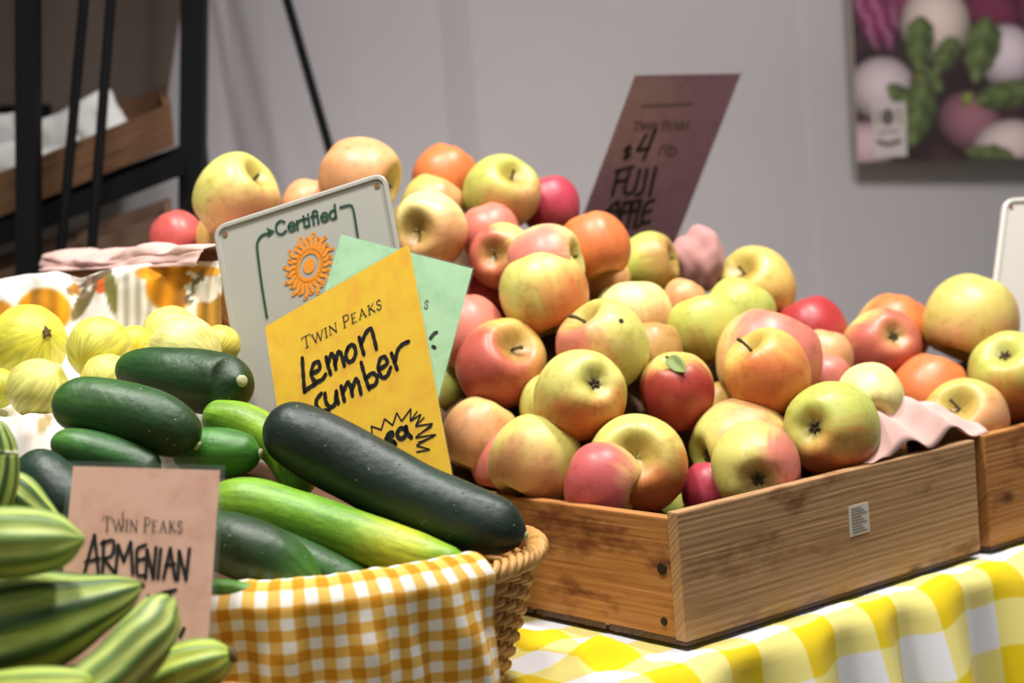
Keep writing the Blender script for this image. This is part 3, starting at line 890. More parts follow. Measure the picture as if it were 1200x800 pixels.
# key, points (px, py, ddepth, r), depth, colours along, top colour, label
CK = [
 ('k11', [(232, 690, .012, 12), (262, 692, .004, 14), (298, 696, 0, 12)], 1.212, [MD, (96, 150, 44)], 'bit of light green cucumber low in the basket above the gingham hem'),
 ('k9', [(218, 618, .03, 18), (258, 632, .012, 34), (305, 650, 0, 39), (342, 676, 0, 35), (362, 706, .004, 20)], 1.250, [MD, DK, (84, 140, 44)], 'curved mid-green cucumber behind the pink sign edge'),
 ('k10', [(285, 622, 0, 18), (340, 652, 0, 27), (400, 682, 0, 28), (440, 700, 0, 24), (468, 708, 0, 12)], 1.292, [(40, 84, 34), MD], 'dull green cucumber sunk just over the gingham hem'),
 ('k8', [(238, 592, .02, 20), (285, 592, .015, 33), (345, 606, .01, 33), (420, 630, .0, 31), (490, 652, -.01, 28), (530, 658, -.015, 18), (549, 657, -.018, 8)], 1.305, [LM, (118, 168, 36), (108, 160, 34), YL, (112, 160, 36)], 'pale lime-green cucumber below the longest dark one'),
 ('k7', [(313, 492, .02, 26), (345, 508, .015, 39), (400, 537, .01, 43), (465, 572, 0, 42), (530, 600, -.01, 40), (585, 618, -.02, 34), (616, 628, -.024, 18)], 1.345, [DB, DB, (24, 50, 34), DB], 'longest dark green cucumber reaching to the basket rim'),
 ('k4', [(30, 536, .02, 22), (52, 562, .01, 34), (80, 592, 0, 34), (105, 620, 0, 22)], 1.285, [(22, 54, 32), DB], 'dark cucumber pointing down behind the pink sign'),
 ('k3', [(60, 516, .0, 14), (95, 526, 0, 25), (140, 540, 0, 27), (185, 560, 0, 24)], 1.325, [(74, 122, 44), (40, 92, 34), DK], 'grey-green cucumber just above the pink sign top'),
 ('k2', [(64, 466, .0, 22), (92, 474, -.003, 33), (140, 482, -.006, 37), (185, 496, -.01, 37), (218, 512, -.012, 28), (232, 522, -.012, 14)], 1.35, [(54, 96, 28), (42, 86, 26), (32, 72, 24), DK], 'plump mid-green cucumber lying in front of the lemon cucumbers'),
 ('k5', [(200, 526, .0, 20), (230, 528, 0, 27), (265, 530, -.004, 29), (292, 531, -.008, 22), (306, 531, -.01, 12)], 1.365, [MD, (64, 128, 34), (58, 112, 30)], 'short green cucumber with its tip beside the longest dark one'),
 ('k6', [(240, 486, .02, 18), (285, 496, .01, 24), (325, 520, .0, 25), (345, 552, -.01, 24), (352, 580, -.02, 18)], 1.395, [(120, 168, 40), LM, (110, 160, 36)], 'curved lime cucumber under the white plate'),
 ('k1', [(140, 432, .03, 18), (175, 436, .015, 30), (215, 444, .005, 36), (250, 449, 0, 38), (272, 449, -.007, 33), (284, 446, -.018, 15)], 1.425, [(38, 82, 26), (32, 70, 24), DK], 'dark green cucumber topping the pile, its pale scar facing the white plate'),
]
AR = [
 ('m1', [(-60, 640, 0, 30), (-20, 637, 0, 40), (30, 636, 0, 40), (70, 634, 0, 31), (100, 631, 0, 9)], 1.10, 'striped pale green cucumber uppermost in front of the pink sign'),
 ('m3', [(203, 702, .03, 10), (188, 718, .02, 25), (172, 745, .01, 33), (140, 782, 0, 35), (100, 816, -.01, 36), (60, 850, -.02, 30)], 1.06, 'striped cucumber curving down over the darker striped one'),
 ('m2', [(-90, 760, .0, 44), (-30, 750, .0, 58), (20, 736, 0, 60), (70, 722, .005, 52), (120, 704, .01, 33), (150, 692, .015, 20), (167, 685, .02, 8)], 1.125, 'thick dark-striped cucumber crossing below the pink sign'),
 ('m4', [(120, 830, .0, 24), (170, 806, 0, 32), (215, 786, 0, 32), (250, 774, 0, 26), (274, 766, 0, 12)], 1.14, 'yellow-green striped cucumber with a brown tip beside the gingham'),
 ('m5', [(-30, 812, .0, 20), (30, 806, 0, 24), (80, 805, 0, 22), (110, 802, 0, 14)], 1.06, 'pale striped cucumber along the bottom of the photo'),
 ('m7', [(-30, 672, 0, 18), (20, 675, 0, 22), (62, 672, 0, 12)], 1.165, 'yellow-green bit of striped cucumber under the uppermost one'),
 ('m6', [(-4, 492, .0, 8), (4, 530, 0, 17), (-6, 575, 0, 24), (-30, 620, 0, 22)], 1.20, 'dark striped cucumber standing at the left photo edge'),
 ('m8', [(-20, 560, .0, 14), (15, 580, 0, 28), (45, 604, 0, 22), (72, 626, 0, 12)], 1.22, 'olive green cucumber behind the uppermost striped one'),
]
def tube_samples(pts, n):
    return catmull(pts, n)

def veg_body(key, pts, d):
    S = tube_samples(pts, 11)
    S = S.copy(); S[0, 3] *= .3; S[-1, 3] *= .3
    return Body(S, d, key)

ck_bodies = [veg_body(k[0], k[1], k[2]) for k in CK] + [veg_body(k[0], k[1], k[2]) for k in AR]
relax(ck_bodies, 220, 0.93, 0.015)

def veg_mesh(name, pts, body, mat, colfun, ridges=0, n=64, m=32, seed=0.0):
    S = tube_samples(pts, n)
    dd = body.d + S[:, 2]
    ctr = np.array([at(p[0], p[1], q) for p, q in zip(S, dd)])
    rad = np.maximum(S[:, 3], 3) / F * dd
    seg = np.linalg.norm(np.diff(ctr, axis=0), axis=1); L = np.concatenate([[0], np.cumsum(seg)]); tot = L[-1]
    # rounded ends, resampled so rings crowd near both tips
    g = np.linspace(0, 1, n); g = 0.5 - 0.5 * np.cos(math.pi * g); Lq = g * tot
    ctr = np.stack([np.interp(Lq, L, ctr[:, a]) for a in range(3)], 1); rad = np.interp(Lq, L, rad)
    for i in range(n):
        for x in (Lq[i], tot - Lq[i]):
            e = max(rad[n // 2] * 0.62, 1e-4)
            if x < e: rad[i] *= max(0.0, 1 - (1 - x / e) ** 2.3) ** (1 / 2.3)
    V = []; cols = []; uv = []
    ref = UP.copy()
    for i in range(n):
        t = ctr[min(i + 1, n - 1)] - ctr[max(i - 1, 0)]; t /= np.linalg.norm(t)
        a = ref - t * (ref @ t); a /= np.linalg.norm(a); b = np.cross(t, a)
        for k in range(m):
            p = 2 * math.pi * k / m
            dv = a * math.cos(p) + b * math.sin(p)
            rr = rad[i] * (1 + 0.05 * mn.noise(Vector((math.cos(p) * 1.2, math.sin(p) * 1.2, Lq[i] * 28 + seed))))
            if ridges: rr *= 1 + 0.045 * math.cos(ridges * p + 0.7 * math.sin(Lq[i] * 20))
            V.append(ctr[i] + dv * rr); uv.append((Lq[i], p / (2 * math.pi) * 0.15))
            cols.append([max(0, min(255, c)) for c in colfun(g[i], p, Lq[i], dv @ UP)])
    fs = grid_faces(m, n, True)
    o = mesh_obj(name, V, fs, mat, cols=cols, uvs=uv)
    return o, ctr, rad, tot

def end_scar(o, ctr, rad, end, mat, r=0.0045, name='tip_scar'):
    i0, i1 = (len(ctr) - 1, len(ctr) - 6) if end else (0, 5)
    d = ctr[i0] - ctr[i1]; d /= np.linalg.norm(d)
    mb = MB(); mb.tube([ctr[i0] - d * .002, ctr[i0] + d * .0008, ctr[i0] + d * .0016], [r, r * .9, r * .4], 9)
    return mb.build(name, mat, o, smooth=True)

for spec, b in zip(CK, ck_bodies[:len(CK)]):
    key, pts, _, cl, label = spec
    sd = random.Random(key).uniform(0, 40)
    def cf(g, p, L, up, cl=cl, sd=sd):
        x = g * (len(cl) - 1); i = min(int(x), len(cl) - 2)
        c = mix3(cl[i], cl[i + 1], sstep(0, 1, x - i))
        n1 = mn.noise(Vector((math.cos(p) * 1.8, math.sin(p) * 1.8, L * 11 + sd)))
        n2 = mn.noise(Vector((math.cos(p) * 6, math.sin(p) * 6, L * 7 + sd)))
        k = 1 + 0.16 * n1 + 0.16 * n2
        c = [c[0] * k, c[1] * k, c[2] * k]
        return c
    o, ctr, rad, tot = veg_mesh('cucumber', pts, b, M['cuke'], cf, seed=sd)
    tag(o, label, 'cucumber', 'cucumbers in the wicker basket')
    if key in ('k1', 'k5', 'k7', 'k2', 'k8'): end_scar(o, ctr, rad, True, M['scar'], 0.0042 if key != 'k1' else .0055)

for spec, b in zip(AR, ck_bodies[len(CK):]):
    key, pts, _, label = spec
    sd = random.Random(key).uniform(0, 40)
    darker = {'m2': 1.0, 'm6': 1.0, 'm8': 1.0, 'm1': .3, 'm3': .42, 'm4': .2, 'm5': .1, 'm7': .1}[key]
    NR = 9
    def cf(g, p, L, up, sd=sd, darker=darker, NR=NR):
        x = math.cos(NR * p + 0.7 * math.sin(L * 20)) + 0.7 * mn.noise(Vector((math.cos(p) * 5, math.sin(p) * 5, L * 22 + sd)))
        a = sstep(-.5, .9, x)
        light = mix3((196, 206, 116), (166, 186, 84), 0.5 + .5 * mn.noise(Vector((p, L * 12, sd))))
        if darker < .3: light = (186, 200, 74)
        dark = mix3((128, 158, 66), (50, 82, 34), darker)
        return mix3(light, dark, a)
    o, ctr, rad, tot = veg_mesh('striped_cucumber', pts, b, M['arm'], cf, ridges=NR, m=56, seed=sd)
    tag(o, label, 'cucumber', 'striped cucumbers in front of the pink sign')
    if key == 'm4': end_scar(o, ctr, rad, True, M['scar_brown'], 0.0062, 'brown_tip')
    if key in ('m3', 'm2'): end_scar(o, ctr, rad, True, M['scar_brown'], 0.003, 'stem_end')

# ------------------------------------------------------------------ lemon cucumbers
LMN = [
 ('l6', 45, 456, 37, 1.50, (232, 224, 120), (.85, -.85), 'speckled lemon cucumber with a pointed nub above the white cloth'),
 ('l7', -2, 455, 24, 1.53, (196, 196, 66), None, 'shaded olive-yellow lemon cucumber at the left photo edge'),
 ('l8', 127, 447, 33, 1.50, (236, 226, 110), None, 'lemon cucumber just showing over the plump green cucumber'),
 ('l4', 216, 414, 45, 1.50, (240, 230, 140), (.92, .25), 'pale lemon cucumber nearest the white plate'),
 ('l2', 117, 409, 39, 1.56, (228, 220, 96), None, 'smooth lemon cucumber below the brown printed leaves'),
 ('l1', 33, 402, 46, 1.60, (232, 222, 72), (.66, -.28), 'largest lemon cucumber with a brown star-shaped stem scar'),
 ('l5', 158, 405, 24, 1.58, (240, 216, 70), None, 'bright yellow lemon cucumber squeezed between two paler ones'),
 ('l3', 200, 394, 36, 1.555, (236, 224, 118), (-.72, -.05), 'lemon cucumber behind the palest one, below the printed pumpkin'),
 ('l9', 258, 404, 24, 1.55, (238, 220, 90), None, 'yellow lemon cucumber half hidden at the white plate edge'),
]
lm_bodies = [Body([(a[1], a[2], 0, a[3])], a[4], a[0]) for a in LMN]
relax_heap(lm_bodies, 300, .95, .004, False)
for spec, b in zip(LMN, lm_bodies):
    key, cx, cy, rpx, _, base, off, label = spec
    rnd = random.Random(key)
    C, r = b.centers(); C = C[0]; r = float(r[0])
    if off is None: ax = cam_vec(rnd.uniform(-.8, .8), -.3, -.5)
    else:
        n = min(1, math.hypot(*off)); u, v = off
        if math.hypot(u, v) > .97: s_ = .97 / math.hypot(u, v); u, v = u * s_, v * s_
        ax = cam_vec(u, v, math.sqrt(1 - u * u - v * v))
    q = Vector((0, 0, 1)).rotation_difference(Vector(ax)); qm = np.array(q.to_matrix())
    V = []; cols = []; uv = []
    nu, nv = 40, 28; sd = rnd.uniform(0, 40)
    nub = .16 if key in ('l6',) else .03
    for j in range(nv):
        th = math.pi * j / (nv - 1)
        for i in range(nu):
            p = 2 * math.pi * i / nu
            rib = 0.012 * math.cos(10 * p) * math.sin(th)
            k = 1 + rib + 0.03 * mn.noise(Vector((math.cos(p), math.sin(p), th + sd)))
            z = math.cos(th) * .95 + nub * math.exp(-(th / .22) ** 2)
            loc = np.array([math.sin(th) * math.cos(p) * k, math.sin(th) * math.sin(p) * k, z]) * r
            V.append(C + qm @ loc); uv.append((th * r, p * .02))
            st = mn.noise(Vector((math.cos(p) * 5, math.sin(p) * 5, th * .8 + sd)))
            c = mix3(base, (244, 234, 150), sstep(-.1, .6, st) * .35)
            c = mix3(c, (206, 176, 50), .35 * sstep(.1, .6, mn.noise(Vector((p, th * 2, sd + 9)))))
            cols.append(c)
    o = mesh_obj('lemon_cucumber', V, grid_faces(nu, nv, True), M['lemon'], cols=cols, uvs=uv)
    tag(o, label, 'lemon cucumber', 'lemon cucumbers on the pumpkin print cloth')
    if off is not None and key != 'l6':
        tip = C + qm @ np.array([0, 0, .96 + nub]) * r
        mb = MB(); e1 = qm[:, 0]; e2 = qm[:, 1]; e3 = qm[:, 2]
        nk = {'l1': 5, 'l4': 1, 'l3': 3}[key]
        if key == 'l4': mb.tube([tip - e3 * .006, tip + e3 * .003, tip + e3 * .008, tip + e3 * .010], [.007, .0075, .0062, .003], 10)
        else:
            for k in range(nk):
                a_ = k * 2 * math.pi / nk + .4
                d1 = e1 * math.cos(a_) + e2 * math.sin(a_)
                q_ = rnd.uniform(.55, 1.0); mb.tube([tip - e3 * .001, tip + d1 * .003 * q_ + e3 * .001, tip + d1 * .0075 * q_ + e3 * .0004], [.0034, .0024, .0008], 6)
        mb.build('stem_scar', M['scar_brown'], o, smooth=True)

# ------------------------------------------------------------------ pumpkin print cloth and its box
mb = MB(); mb.box((-0.57, 0.36, 0.7585), (-0.27, 0.64, 0.880), .003)
bx = mb.build('display_box', M['wood_dark']); tag(bx, 'dark wooden box under the pumpkin print cloth', 'box')
TOPY = [(-80, 330), (0, 327), (30, 321), (65, 318), (95, 325), (130, 314), (170, 309), (215, 306), (260, 305), (320, 306)]
BKD = [(-80, 1.80), (0, 1.775), (100, 1.735), (200, 1.655), (250, 1.622), (320, 1.58)]
def li(tab, x): return float(np.interp(x, [a for a, _ in tab], [b for _, b in tab]))
def print_col(x, y):
    c = (240, 235, 226)
    n = mn.noise(Vector((x * .05, y * .05, 2)))
    c = mix3(c, (214, 190, 168), .5 * sstep(.15, .6, n))
    def ell(cx, cy, rx, ry, col, rot=0, edge=.12, ribs=0):
        nonlocal c
        dx, dy = x - cx, y - cy
        ca, sa = math.cos(rot), math.sin(rot)
        u, v = (dx * ca + dy * sa) / rx, (-dx * sa + dy * ca) / ry
        q = math.hypot(u, v)
        k = 1 - sstep(1 - edge, 1 + edge, q)
        if k > 0:
            cc = col
            if ribs: cc = [t * (.86 + .14 * math.cos(u * ribs)) for t in col]
            c = mix3(c, cc, k)
    ell(52, 364, 32, 27, (226, 150, 24), ribs=9)
    ell(0, 362, 14, 10, (222, 150, 40))
    ell(87, 340, 7, 8, (198, 138, 60))
    ell(155, 352, 26, 34, (236, 226, 204), ribs=12)
    ell(118, 334, 10, 10, (206, 96, 36))
    ell(98, 352, 8, 27, (112, 100, 58), .5)
    ell(130, 340, 7, 28, (118, 112, 52), -.15)
    ell(112, 326, 22, 4, (106, 88, 70), -.5)
    ell(200, 334, 29, 32, (228, 146, 20), .2, ribs=7)
    ell(175, 320, 16, 8, (226, 150, 34))
    ell(240, 318, 22, 6, (228, 160, 50))
    ell(231, 330, 6, 16, (136, 124, 92), .5)
    ell(221, 350, 6, 7, (120, 104, 78))
    ell(248, 366, 18, 26, (204, 150, 62), ribs=7)
    ell(242, 342, 14, 12, (238, 226, 210))
    ell(-40, 350, 20, 26, (226, 150, 24), ribs=7)
    for k in range(14):
        a = k * 2.4
        ell(226 + 11 * math.cos(a) * (k % 3 + 1) / 3, 336 + 18 * math.sin(a) * (k % 4 + 1) / 4, 3, 3, (242, 238, 232))
        ell(92 + 14 * math.cos(a), 334 + 14 * math.sin(a), 3, 3, (150, 120, 96) if k % 2 else (240, 236, 228))
    ell(52, 495, 8, 12, (190, 168, 120), .6)
    return c
LB = balls(lm_bodies)
P = []; cols = []
pxs = np.arange(-80, 262, 3.0); nu = len(pxs); rows = 84
for j in range(rows):
    k = j / (rows - 1)
    for px in pxs:
        bd = li(BKD, px); ty = li(TOPY, px)
        lip = at(px, ty, bd)
        prof = [(1.455, .885), (1.462, .94), (1.470, .975), (1.480, .991), (1.492, .985), (1.505, .962), (1.54, .948), (1.57, .960), (bd - .045, 1.0), (bd - .022, lip[2] - .065), (bd - .010, lip[2] - .022), (bd, lip[2]), (bd + .012, lip[2] - .002), (bd + .020, lip[2] - .03)]
        # front lip comes nearer than the box, narrower towards the plate
        sh = -0.06 * sstep(120, 300, px)
        q = float(np.interp(k, [0, .36, .90, 1], [0, 8, 11, len(prof) - 1])); i = min(int(q), len(prof) - 2); f_ = q - i
        d = prof[i][0] + (prof[i + 1][0] - prof[i][0]) * f_; z = prof[i][1] + (prof[i + 1][1] - prof[i][1]) * f_
        if i < 7: d += sh * 0
        d += 0.006 * wr(px * .03, k * 6, 5.5) + 0.003 * math.sin(px * .12 + k * 5)
        z += 0.003 * wr(px * .04, k * 7, 9.1) * (0.3 if k > .8 else 1)
        pt = at_z(px, d, z)
        if 3 <= q and d < bd - .03: pt[2] = max(pt[2], mound(pt[0], pt[1], LB, pt[2], .03))
        P.append(pt)
        X, Yp, _ = px_of(pt)
        cols.append(print_col(X, Yp))
V, fs = thick_grid(P, nu, rows, 0.0012)
o = mesh_obj('print_cloth', V, fs, M['print_cloth'], cols=cols + cols)
tag(o, 'white cloth printed with orange pumpkins and brown leaves behind the lemon cucumbers', 'cloth')

# ------------------------------------------------------------------ wicker baskets
def basket(cx, cy, a, b, ang, zb, zr, label, taper=.80, rows=17, stakes=46):
    """oval basket; cx, cy in the camera's level frame"""
    c = cam_xy(cx, cy, zb)
    root = empty('wicker_basket', c); tag(root, label, 'basket')
    ex = w_dir([math.cos(ang), math.sin(ang), 0]); ey = w_dir([-math.sin(ang), math.cos(ang), 0])
    def pt(phi, z, off=0.0):
        k = taper + (1 - taper) * ((z - zb) / (zr - zb)) ** .8
        return c + ex * ((a * k + off) * math.cos(phi)) + ey * ((b * k + off) * math.sin(phi)) + np.array([0, 0, z - zb])
    mb = MB()
    n = stakes * 4
    dz = (zr - zb - .012) / rows
    for r in range(rows):
        z = zb + .006 + (r + .5) * dz
        pts = [pt(2 * math.pi * i / n, z + .0010 * mn.noise(Vector((i * .3, r * 5, 0))), .0032 * math.cos(math.pi * (i / 4 * 1.0) + math.pi * r)) for i in range(n + 1)]
        mb.tube(pts, dz * .47, 6, cap=False)
    mb.build('woven_wall', M['wicker'], root, smooth=True)
    mb = MB()
    for k in range(stakes):
        ph = 2 * math.pi * k / stakes
        mb.tube([pt(ph, zb + .002 + (zr - zb) * q) for q in (0, .3, .6, .96)], .0024, 6)
    st = mb.build('stakes', M['wicker'], root, smooth=True); st['kind'] = 'stuff'
    mb = MB()
    for strand in range(4):
        n2 = 400
        pts = []
        for i in range(n2 + 1):
            ph = 2 * math.pi * i / n2
            tw = ph * 26 + strand * math.pi / 2
            pts.append(pt(ph, zr - .004 + .0060 * math.sin(tw), .003 + .0060 * math.cos(tw)))
        mb.tube(pts, .0032, 6, cap=False)
    mb.build('braided_rim', M['wicker'], root, smooth=True)
    P = [c + np.array([0, 0, .004])]
    fs = []
    m = 48
    for k in range(m): P.append(pt(2 * math.pi * k / m, zb + .004))
    for k in range(m): fs.append((0, 1 + k, 1 + (k + 1) % m))
    P2 = [p - np.array([0, 0, .003]) for p in P]; nn = len(P)
    fs += [(f[0] + nn, f[2] + nn, f[1] + nn) for f in fs]
    fs += [(1 + k, 1 + k + nn, 1 + (k + 1) % m + nn, 1 + (k + 1) % m) for k in range(m)]
    mb = MB(); mb.add(P + P2, fs); mb.build('basket_base', M['wicker'], root)
    return root, pt
BCX, BCY, BA, BB = -0.180, 1.345, 0.186, 0.142
BZR = CAM[2] - 0.272
bk, bpt = basket(BCX, BCY, BA, BB, 0.0, 0.7625, BZR, 'woven wicker basket holding green cucumbers, with orange gingham over its rim')
bk2, bpt2 = basket(-0.335, 1.035, 0.165, 0.10, 0.1, 0.766, 0.835, 'low wicker tray under the striped cucumbers, at the bottom photo edge', taper=.9, rows=8)

def bed(ptf, zb, zr, bodies, label, drop):
    sph = balls(bodies); n1, n2 = 60, 22
    c = ptf(0, zb + .008) * .5 + ptf(math.pi, zb + .008) * .5
    P = []
    for j in range(n2):
        k = j / (n2 - 1) * .93
        for i in range(n1):
            ph = 2 * math.pi * i / n1
            e = ptf(ph, zb + .008); q = c + (e - c) * max(k, .001)
            P.append((q[0], q[1], max(zb + .008, min(mound(q[0], q[1], sph, zb + .008, .028) - drop, zr - .004 + (1 - k) * .2))))
    fs = grid_faces(n1, n2, True)
    tag(mesh_obj('basket_liner', P, fs, M['liner']), label, 'liner')
bed(bpt, 0.7625, BZR, ck_bodies[:len(CK)], 'shade-coloured lining under the green cucumbers in the wicker basket', .022)
bed(bpt2, 0.766, 0.835, ck_bodies[len(CK):], 'shade-coloured lining under the striped cucumbers in the low tray', .045)

# gingham napkin over the basket's near rim
P = []; UV = []
nu, nv = 90, 46
ph0, ph1 = -1.95, -0.75
for j in range(nv):
    ell = -0.03 + 0.20 * j / (nv - 1)          # from inside, over the rim, down the outside
    for i in range(nu):
        q = i / (nu - 1)
        ph = ph0 + (ph1 - ph0) * q
        arc = q * (ph1 - ph0) * 0.19
        fold = 0.0060 * math.sin(q * 24 + 1.8 * wr(q * 4, ell * 6, 3)) + .006 * wr(q * 7, ell * 10, 1)
        if ell < 0: off, z = -.010 + .4 * ell, BZR + .011 + ell * .9
        elif ell < .032:
            a_ = ell / .032 * math.pi
            off, z = .004 - .0155 * math.cos(a_), BZR + .002 + .0135 * math.sin(a_)
        else:
            off = .0195 + fold * min(1, (ell - .032) / .04) + .004; z = BZR + .002 - (ell - .032) * .985
            off += 0.18 * (ell - .032) * .45
        z += .002 * wr(q * 12, 1, 6)
        base = bpt(ph, max(z, 0.775) if z < BZR - .004 else BZR - .004)
        base2 = bpt(ph, BZR - .004)
        dr = base2 - np.array([bk.location[0], bk.location[1], base2[2]]); dr /= np.linalg.norm(dr)
        p = (base if z < BZR - .004 else base2) * 1.0
        # hang straight: keep the rim radius most of the way down
        if z < BZR - .004: p = base2 * .75 + base * .25
        p = p + dr * off; p[2] = max(z, 0.775)
        P.append(p); UV.append((arc, ell + .05))
V, fs = thick_grid(P, nu, nv, 0.0012)
o = mesh_obj('napkin', V, fs, M['basket_gingham'], uvs=UV + UV)
tag(o, 'orange and white gingham cloth draped over the near rim of the wicker basket', 'cloth')

# ------------------------------------------------------------------ signs
class Card:
    """a flat rectangle-like sheet from three corner pixels with depths"""
    def __init__(s, tl, tr, bl):
        s.o = at(*tl); s.e1 = at(*tr) - s.o; s.e2 = at(*bl) - s.o
        n = np.cross(s.e1, s.e2); n /= np.linalg.norm(n)
        if n @ FWD > 0: n = -n
        s.n = n; s.w = np.linalg.norm(s.e1); s.h = np.linalg.norm(s.e2)
    def uv(s, u, v, lift=0.0): return s.o + s.e1 * u + s.e2 * v + s.n * lift
    def px(s, x, y, lift=0.0):
        r = ray(x, y); k = ((s.o - CAM) @ s.n) / (r @ s.n)
        return CAM + r * k + s.n * lift

def sheet(card, mg, th, name, mat, parent, lift=0.0, bow=0.0):
    P = []; nu, nv = 9, 13
    for j in range(nv):
        for i in range(nu):
            u = -mg / card.w + (1 + 2 * mg / card.w) * i / (nu - 1); v = -mg / card.h + (1 + 2 * mg / card.h) * j / (nv - 1)
            P.append(card.uv(u, v, lift + bow * math.sin(math.pi * u) * 0))
    V, fs = thick_grid(P, nu, nv, th)
    V = np.array(V)
    nn = nu * nv
    return mesh_obj(name, V, fs, mat, parent, smooth=False)

def strokes(card, lines, width, name, mat, parent, lift=.0012, smooth=True, var=0.0):
    """pen strokes: polylines in picture pixels laid on the card as flat ribbons of ink"""
    mb = MB()
    for ln in lines:
        w = width
        if isinstance(ln, tuple) and len(ln) == 2 and isinstance(ln[1], (int, float)): ln, w = ln
        pts = np.asarray(ln, float)
        if smooth and len(pts) > 2: pts = catmull(pts, max(10, 6 * len(pts)))
        elif len(pts) == 2: pts = np.array([pts[0] + (pts[1] - pts[0]) * t for t in np.linspace(0, 1, 4)])
        W = [card.px(x, y, lift) for x, y in pts]
        sc = np.linalg.norm(card.px(pts[0][0] + 1, pts[0][1]) - card.px(pts[0][0], pts[0][1]))
        hw = w * sc * .5
        n = len(W); L = []; R_ = []
        for i in range(n):
            t = W[min(i + 1, n - 1)] - W[max(i - 1, 0)]; t = t / (np.linalg.norm(t) + 1e-12)
            s_ = np.cross(t, card.n)
            h = hw * (1 - .22 * math.cos(i * 1.1) * var)
            L.append(W[i] + s_ * h); R_.append(W[i] - s_ * h)
        v = []
        for i in range(n): v += [L[i], R_[i]]
        mb.add(v, [(2 * i, 2 * i + 1, 2 * i + 3, 2 * i + 2) for i in range(n - 1)])
        for c in (W[0], W[-1]) if smooth else ():
            e1 = card.e1 / card.w; e2 = np.cross(card.n, e1)
            disc = [c + (e1 * math.cos(a) + e2 * math.sin(a)) * hw for a in np.linspace(0, 2 * math.pi, 11)[:-1]]
            mb.add(disc, [tuple(range(10))])
    return mb.build(name, mat, parent)

SER = {  # serifed capitals on a unit box: strokes (polyline, weight)
 'T': (.9, [([(.5, 0), (.5, 1)], 1.2), ([(.02, 1), (.98, 1)], .8), ([(.02, 1), (.0, .8)], .7), ([(.98, 1), (1, .8)], .7), ([(.3, 0), (.7, 0)], .7)]),
 'W': (1.3, [([(0, 1), (.28, 0)], 1.2), ([(.28, 0), (.5, 1)], .7), ([(.5, 1), (.74, 0)], 1.2), ([(.74, 0), (1, 1)], .7), ([(-.06, 1), (.12, 1)], .6), ([(.9, 1), (1.06, 1)], .6)]),
 'I': (.35, [([(.5, 0), (.5, 1)], 1.2), ([(.1, 0), (.9, 0)], .7), ([(.1, 1), (.9, 1)], .7)]),
 'N': (.95, [([(.1, 0), (.1, 1)], .7), ([(.1, 1), (.9, 0)], 1.2), ([(.9, 0), (.9, 1)], .7), ([(0, 0), (.24, 0)], .6), ([(.76, 1), (1.0, 1)], .6)]),
 'P': (.7, [([(.2, 0), (.2, 1)], 1.2), ([(.2, 1), (.75, .98), (.95, .75), (.72, .5), (.2, .48)], .9), ([(.02, 0), (.42, 0)], .6)]),
 'E': (.7, [([(.2, 0), (.2, 1)], 1.2), ([(.05, 1), (.9, 1)], .7), ([(.2, .52), (.72, .52)], .7), ([(.05, 0), (.95, 0)], .7)]),
 'A': (.95, [([(.1, 0), (.5, 1)], .7), ([(.5, 1), (.9, 0)], 1.2), ([(.24, .36), (.76, .36)], .6), ([(0, 0), (.22, 0)], .6), ([(.76, 0), (1.02, 0)], .6)]),
 'K': (.85, [([(.2, 0), (.2, 1)], 1.2), ([(.9, 1), (.2, .42)], .7), ([(.4, .58), (.98, 0)], 1.2), ([(.04, 0), (.38, 0)], .6), ([(.04, 1), (.38, 1)], .6)]),
 'S': (.65, [([(.9, .82), (.62, 1.02), (.2, .9), (.22, .64), (.55, .5), (.86, .32), (.75, .04), (.36, -.02), (.05, .2)], 1.0)]),
}
def serif_text(card, text, p0, p1, up, caps, width, name, mat, parent):
    p0 = np.array(p0, float); p1 = np.array(p1, float); up = np.array(up, float)
    adv = []
    for ch in text: adv.append((.55 if ch == ' ' else SER[ch.upper()][0] * (1.18 if ch.isupper() else 1.0) + .22))
    tot = sum(adv) - .22; dirv = (p1 - p0) / tot
    x = 0; L = []
    for ch, a in zip(text, adv):
        if ch != ' ':
            big = 1.25 if ch.isupper() else 1.0
            gw = SER[ch.upper()][0] * (1.18 if ch.isupper() else 1)
            for poly, w in SER[ch.upper()][1]:
                L.append(([tuple(p0 + dirv * (x + q[0] * gw) + up * q[1] * big * caps) for q in poly], width * w))
        x += a
    return strokes(card, L, width, name, mat, parent, smooth=True)

def stake(card, parent, v, zfoot, u=.5):
    a = card.uv(u, v, -.0035); b = a.copy(); b[2] = zfoot
    mb = MB(); mb.tube([a, a * .5 + b * .5, b], .0022, 8); mb.build('stake', M['black_metal'], parent, smooth=True)
    mb = MB(); mb.tube([b + np.array([0, 0, .004]), b], .016, 18); mb.build('stake_foot', M['black_metal'], parent)
